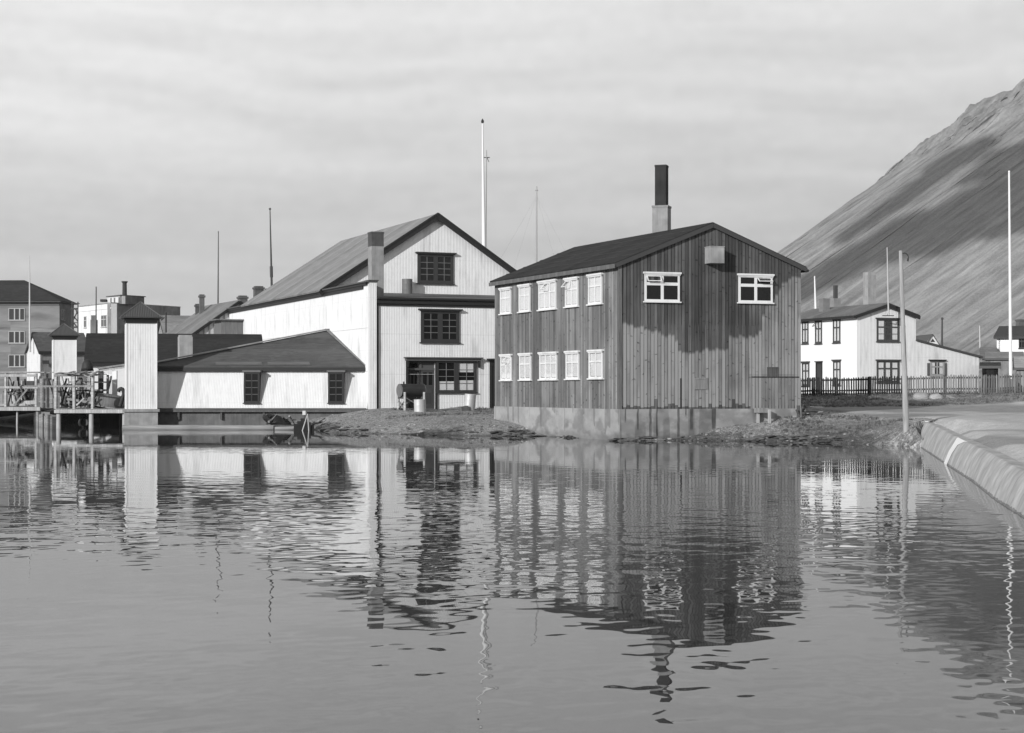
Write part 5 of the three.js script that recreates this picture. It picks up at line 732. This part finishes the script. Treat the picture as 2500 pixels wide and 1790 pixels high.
{
  gableHouse('long_shed', 'long white shed with dark felt roof behind the store and tower', 'shed', { A: [px2X(212, 96), 96], B: [px2X(640, 98), 98], depth: 6.2, yb: .7, ev: px2Y(884, 96), ap: px2Y(817, 99.2), wm: M(.74, .7, { map: T.paint }), rm: felt, ov: .15 });
  // grey roofed house with a battened gable
  const ax = at(579, 733, 118), h = gableHouse('battened_house', 'grey roofed house with a pale battened gable beyond the long shed', 'house', { A: [px2X(478, 116), 116], B: [px2X(478, 116), 116].map((v, i) => v + [.01, .001][i]), depth: 1, yb: 1, ev: 1.5, ap: 2, wm: white, rm: feltGrey });
  scene.remove(h.t); used.set('battened_house', 0);
  const G = new Wall([px2X(474, 114), 114], [px2X(690, 117), 117]), W = G.len, EV = px2Y(812, 114), AP = px2Y(735, 115.5), t = thing('battened_house', 'grey roofed house with a pale battened gable beyond the long shed', 'house', V(G.A[0], 1, -G.A[1])), sl = (AP - EV) / (W / 2);
  part('gable_wall', G.w(prism([[0, .8], [W, .8], [W, EV - .05], [W / 2, AP - .05], [0, EV - .05]], -.2, 0)), M(.6, .8, { map: T.paint }), t);
  for (let s = .3; s < W; s += .36) part('batten', G.w(box(s - .04, s + .04, 2, EV + (AP - EV) * (1 - Math.abs(2 * s / W - 1)) - .1, .002, .04)), M(.25, .8), t);
  const bk = V(-.42, 0, -.9).multiplyScalar(9), gp = (s, y, n = .15) => G.p(s, y, n), B = (p) => p.clone().add(bk), roofM = M(.24, .85, { map: T.felt });
  const e0 = gp(-.3, EV - .3 * sl + .08), r = gp(W / 2, AP + .08), e1 = gp(W + .3, EV - .3 * sl + .08); part('roof', slab([e0, r, B(r), B(e0)], .1), roofM, t); part('roof', slab([r, e1, B(e1), B(r)], .1), roofM, t);
  part('bargeboard', [bar(e0.clone().add(V(0, -.15, .02)), r.clone().add(V(0, -.15, .02)), .05, .2), bar(r.clone().add(V(0, -.15, .02)), e1.clone().add(V(0, -.15, .02)), .05, .2)], trim, t);
  part('wall', new Wall(along(G.A, [bk.x, -bk.z], 1), G.A).w(box(0, 9, .8, EV - .1, -.2, 0)), white, t); const wr = new Wall([G.p(W, 0).x, -G.p(W, 0).z], [G.p(W, 0).x + bk.x, -G.p(W, 0).z - bk.z]); part('wall', wr.w(box(0, 9, .8, EV - .1, -.2, 0)), white, t);
  const chim = (par, x, y0, y1, w, d, m) => { const b = px2Y(y1, d), c = px2Y(y0, d); const o = part('chimney', [box(-w / 2, w / 2, b, c, -w / 2, w / 2), box(-w / 2 - .06, w / 2 + .06, c - .22, c - .08, -w / 2 - .06, w / 2 + .06)].map((g) => g.rotateY(.4).translate(px2X(x, d), 0, -d)), m, par); return o; };
  chim(t, 481, 742, 790, .24, 122, M(.14, .9, { map: T.concrete })); chim(t, 492.5, 719, 785, .32, 121, M(.17, .9, { map: T.concrete }));
  // lower shed beside it and the plain grey roof to the left
  gableHouse('grey_shed', 'plain grey roofed shed left of the battened gable', 'shed', { A: [px2X(408, 125), 125], B: [px2X(520, 126), 126], depth: 8, yb: .8, ev: px2Y(826, 125), ap: px2Y(774, 130), wm: M(.4, .9, { map: T.concrete }), rm: M(.3, .85, { map: T.felt }) });
  single('shed_annex', [box(-.9, .9, 1, px2Y(781, 110), -1, 1), box(-1.3, 1.1, px2Y(781, 110), px2Y(778, 110), -1.2, 1.2)].map((g) => g.rotateY(.4).translate(px2X(552, 110), 0, -112)), M(.24, .85, { map: T.timber }), 'small grey boarded annex beneath the battened gable', 'annex');
  for (const [x, y0, y1, w, d, l] of [[592, 722, 780, .34, 140, 'stubby brick chimney right of the battened gable peak'], [631, 699, 770, .36, 142, 'tall dark brick chimney just left of the long pale roof'], [657, 705, 760, .34, 142, 'brick chimney almost hidden by the long pale roof']]) { const b = px2Y(y1, d) - 3, c = px2Y(y0, d); single('brick_chimney', [box(-w, w, b, c - .25, -w, w), box(-w - .07, w + .07, c - .25, c - .1, -w - .07, w + .07), box(-w + .03, w - .03, c - .1, c, -w + .03, w - .03)].map((g) => g.rotateY(.4).translate(px2X(x, d), 0, -d)), M(.14, .9, { map: T.concrete }), l, 'chimney'); }
  // concrete building with a boiler house on its roof
  const c = thing('concrete_building', 'flat roofed pale concrete building with a boiler room and funnel on top', 'building', V(px2X(271, 150), 1, -150)), F1 = new Wall([px2X(190, 157), 157], [px2X(272, 150), 150]), F2 = new Wall([px2X(272, 150), 150], [px2X(440, 158), 158]), y1 = px2Y(741, 150);
  part('wall', F1.w(box(0, F1.len, 1, y1, -.5, 0)), M(.78, .8, { map: T.paint }), c); part('string_course', F1.w(box(0, F1.len, y1 - .45, y1 - .35, 0, .06)), M(.72, .8), c); part('wall', F2.w(box(0.01, F2.len, .9, y1 + .02, -.5, -.002)), M(.3, .9, { map: T.concrete }), c); part('parapet', [slab([F1.p(0, y1 + .11, .05), F1.p(F1.len, y1 + .11, .05), F2.p(F2.len, y1 + .11, .05)], .09)], concrete, c);  // right wall a darker copy: its shaded side put into the colour
  const cw = { fm: M(.45, .7), fw: .07, bar: .06, n: .0, dep: .05, cols: [.5], rows: [.66], sill: .05, bm: M(.4, .7), pane: M(.12, .2) };
  windowOn(c, F1, F1.rect(zr, 346, 408, 416, 560), cw); windowOn(c, F1, F1.rect(zr, 130, 424, 162, 570), { ...cw, cols: [] });
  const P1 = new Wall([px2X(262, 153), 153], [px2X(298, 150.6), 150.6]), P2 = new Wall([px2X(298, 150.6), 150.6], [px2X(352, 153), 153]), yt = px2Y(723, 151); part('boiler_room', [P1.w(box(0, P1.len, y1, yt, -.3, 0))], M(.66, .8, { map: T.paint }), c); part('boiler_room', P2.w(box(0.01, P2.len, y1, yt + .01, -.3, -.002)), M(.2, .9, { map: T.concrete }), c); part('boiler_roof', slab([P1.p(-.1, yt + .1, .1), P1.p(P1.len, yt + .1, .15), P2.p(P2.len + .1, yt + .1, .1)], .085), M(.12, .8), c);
  for (const f of [.25, .5, .8]) part('window', P1.w(box(P1.len * f - .12, P1.len * f + .12, y1 + .12, yt - .1, .0, .02)), M(.12, .4), c);
  const fx = px2X(304, 151.5); part('funnel', [rod(V(fx, yt, -151.5), V(fx, px2Y(691, 151.5), -151.5), .21, .19, 16), rod(V(fx, px2Y(691, 151.5), -151.5), V(fx, px2Y(687, 151.5), -151.5), .22, .3, 16)], M(.05, .7), c);
  part('roof_tank', box(px2X(245.5, 153), px2X(259, 153), px2Y(737, 153), px2Y(731, 153), -153.5, -152.8), iron, c);
  const sx = px2X(229, 140), sc = thing('chimney_stack', 'low brick chimney with a tall thin iron pipe before the concrete building', 'chimney', V(sx, 2, -140)); part('stack', [box(sx - .24, sx + .24, 2, px2Y(781, 140), -140.3, -139.8), box(sx - .19, sx + .19, px2Y(781, 140), px2Y(770, 140), -140.2, -139.85)], M(.22, .9, { map: T.concrete }), sc); part('pipe', rod(V(px2X(234, 139.6), 4, -139.6), V(px2X(234.5, 139.6), px2Y(700, 139.6), -139.6), .06, .05), M(.12, .7), sc);
  single('iron_pipe', [rod(at(405, 812, 121), at(405, 763, 121), .055), rod(at(393, 782, 121), at(401, 775, 121), .05)], iron, 'black stove pipe standing right of the white tower', 'pipe');
  // grey apartment block with hipped roof
  const bF = new Wall([px2X(-260, 172.6), 172.6], [px2X(145, 172), 172]), bE = bF.p(bF.len, 0, -5), bS = new Wall([px2X(145, 172), 172], [bE.x, -bE.z]), by = px2Y(738, 172), b = thing('apartment_block', 'grey concrete apartment block with dark hipped roof and three light windows', 'apartment block', V(px2X(0, 172), 1, -150));
  const wash = M(.27, .92, { map: tex(512, 512, 12, 8, (x, y) => .75 + .7 * (fbm(x * .35, y * 1.5, 5, 1e6, 1e6, 88) - .5) - (Math.abs((y % 2.7) - .2 + .25 * (fbm(x * .5, y * .2, 3) - .5)) < .05 ? .3 * vn(x, y * 2) : 0)) });
  part('wall', [bF.w(box(0, bF.len, 1, by, -5, 0))], wash, b); part('eaves', [bF.w(box(-.3, bF.len + .25, by, by + .12, -5.3, .5)), bF.w(box(0, bF.len - .02, by - .34, by - .001, .001, .05))], M(.12, .9), b); part('wall', bS.w(box(.02, bS.len - .02, 1, by - .002, -3, .003)), M(.2, .9, { map: T.concrete }), b);
  const cR = bF.p(bF.len + .3, by + .12, .55), cL = bF.p(-.4, by + .12, .55), rb = bF.p(bF.len + .3, by + .12, -5.4), lb = bF.p(-.4, by + .12, -5.4), ra = bF.p(bF.len - 4.4, px2Y(684, 174.5), -2.5), la = bF.p(4.5, px2Y(684, 174.5), -2.5), dr = M(.05, .85, { map: T.felt });
  part('roof', slab([cL, cR, ra, la], .08), dr, b); part('roof', slab([cR, rb, ra], .08), dr, b); part('roof', slab([rb, lb, la, ra], .08), dr, b); part('roof', slab([lb, cL, la], .08), dr, b);
  for (const [y0, y1] of [[492, 690], [872, 1070], [1260, 1462]]) for (const x of [-620, 142]) windowOn(b, bF, bF.rect(zl, x, y0, x + 268, y1), { fm: M(.4, .8), fw: .06, bar: .12, n: .0, dep: .08, cols: [.36, .7], rows: [], pane: M(.05, .15), sill: .05 });
  for (const y of [492, 872]) windowOn(b, bS, bS.rect(zl, 1000, y + 20, 1070, y + 200), { fm: M(.3, .8), fw: .06, bar: .08, n: 0, dep: .05, cols: [.5], rows: [], pane: M(.02, .15) });
  const s = thing('scaffold', 'spindly wooden scaffold at the right end of the apartment block', 'scaffold', at(184, 820, 171)), S = (x, y, d = 171) => at(x, y, d);
  for (const x of [176, 190]) for (const d of [148, 172]) part('pole', rod(S(x, 830, d), S(x, 737, d), .06, .05, 6), timberDark, s); for (const y of [741, 754, 788, 799]) part('board', bar(S(174, y), S(193, y), .5, y === 754 || y === 799 ? .16 : .06), timberDark, s); for (const [a, c2, e, f] of [[176, 787, 191, 756], [176, 768, 190, 785], [178, 786, 195, 808], [184, 754, 191, 770]]) part('brace', bar(S(a, c2, 170.9), S(e, f, 170.9), .05, .12), timberDark, s);
  // small houses between
  gableHouse('cottage', 'small cottage with pale gable and dark roof before the apartment block', 'cottage', { A: [px2X(98, 124), 124], B: [px2X(218, 126), 126], depth: 3.2, yb: .8, ev: px2Y(857, 124), ap: px2Y(815, 127), wm: M(.3, .9, { map: T.concrete }), gm: M(.68, .8, { map: T.paint }), rm: M(.12, .9, { map: T.felt }), ov: .12 });
  single('shed_window', box(px2X(103, 123.8), px2X(119, 123.8), px2Y(889, 123.8), px2Y(880, 123.8), -123.9, -123.8), M(.02, .3), 'small dark window in the cottage wall', 'window');
}
{ // far houses at the mountain foot
  const h = gableHouse('far_house', 'far white house with dark roof and chimney at the right edge', 'house', { A: [px2X(2434, 128), 128], B: [px2X(2434, 128) + 5.2, 125.8], depth: 6, yb: 1.5, ev: px2Y(821, 128), ap: px2Y(799, 131), wm: M(.84, .6), rm: M(.06, .9), ov: .2 });
  part('chimney', [box(-.28, .28, px2Y(810, 131), px2Y(782, 131), -.25, .25), box(-.33, .33, px2Y(784, 131), px2Y(780, 131), -.3, .3)].map((g) => g.rotateY(.3).translate(px2X(2492, 131), 0, -131)), M(.16, .9, { map: T.concrete }), h.t);
  windowOn(h.t, h.w, h.w.rect(z7b, 1795, 508, 1890, 690), { fm: trim, bm: M(.12, .6), fw: .08, bar: .08, cols: [.5], rows: [.6], head: .05, sill: .04 });
  const sd = (l, x0, x1, ye, ya, d, wv, rv) => gableHouse('far_shed', l, 'shed', { A: [px2X(x0, d), d], B: [px2X(x0, d) + (x1 - x0) / F * d * .96, d - (x1 - x0) / F * d * .27], depth: 4, yb: 1.2, ev: px2Y(ye, d), ap: px2Y(ya, d + 2.5), wm: M(wv, .9, { map: T.concrete }), rm: M(rv, .9, { map: T.felt }), ov: .15, tm: M(.1, .8) });
  sd('grey roofed shed below the far white house', 2410, 2492, 873, 862, 122, .3, .26); sd('dark shed close behind the right end of the lean-to', 2398, 2436, 893, 888, 104, .03, .05); sd('low grey shed with pitched roof left of the far white house', 2398, 2428, 870, 850, 126, .25, .2); sd('small grey boarded shed behind the fence at the right edge', 2482, 2540, 896, 874, 110, .36, .4);
  const dm = gableHouse('far_gable', 'tiny white gable peak showing above the lean-to roof', 'house', { A: [px2X(2290, 126), 126], B: [px2X(2292, 131), 131], depth: 0.9, yb: 2, ev: px2Y(840, 126), ap: px2Y(818, 126), wm: M(.8, .6), rm: M(.1, .9), ov: .05 }); scene.remove(dm.t); used.set('far_gable', 0);
  const G = new Wall([px2X(2261, 126), 126], [px2X(2293, 126.4), 126.4]), W = G.len, yb = px2Y(842, 126), ya = px2Y(818, 126), t = thing('dormer_gable', 'small white triangular gable with a dark window above the lean-to roof', 'gable', V(G.A[0], 1.5, -G.A[1])); part('gable_wall', [G.w(prism([[0, yb], [W, yb], [W / 2, ya]], -.12, 0)), G.w(box(0, W, 1.5, yb, -6, 0))], M(.8, .6), t); part('window', G.w(prism([[W * .32, yb + .22], [W * .68, yb + .22], [W / 2, ya - .26]], .002, .03)), M(.05, .4), t);
  const bk = V(-.4, 0, -6), a = G.p(-.08, yb - .05, .06), b = G.p(W / 2, ya + .08, .06), c = G.p(W + .08, yb - .05, .06), B = (p) => p.clone().add(bk); part('roof', slab([a, b, B(b), B(a)], .05), M(.1, .9), t); part('roof', slab([b, c, B(c), B(b)], .05), M(.1, .9), t);
}

renderer.render(scene, camera);
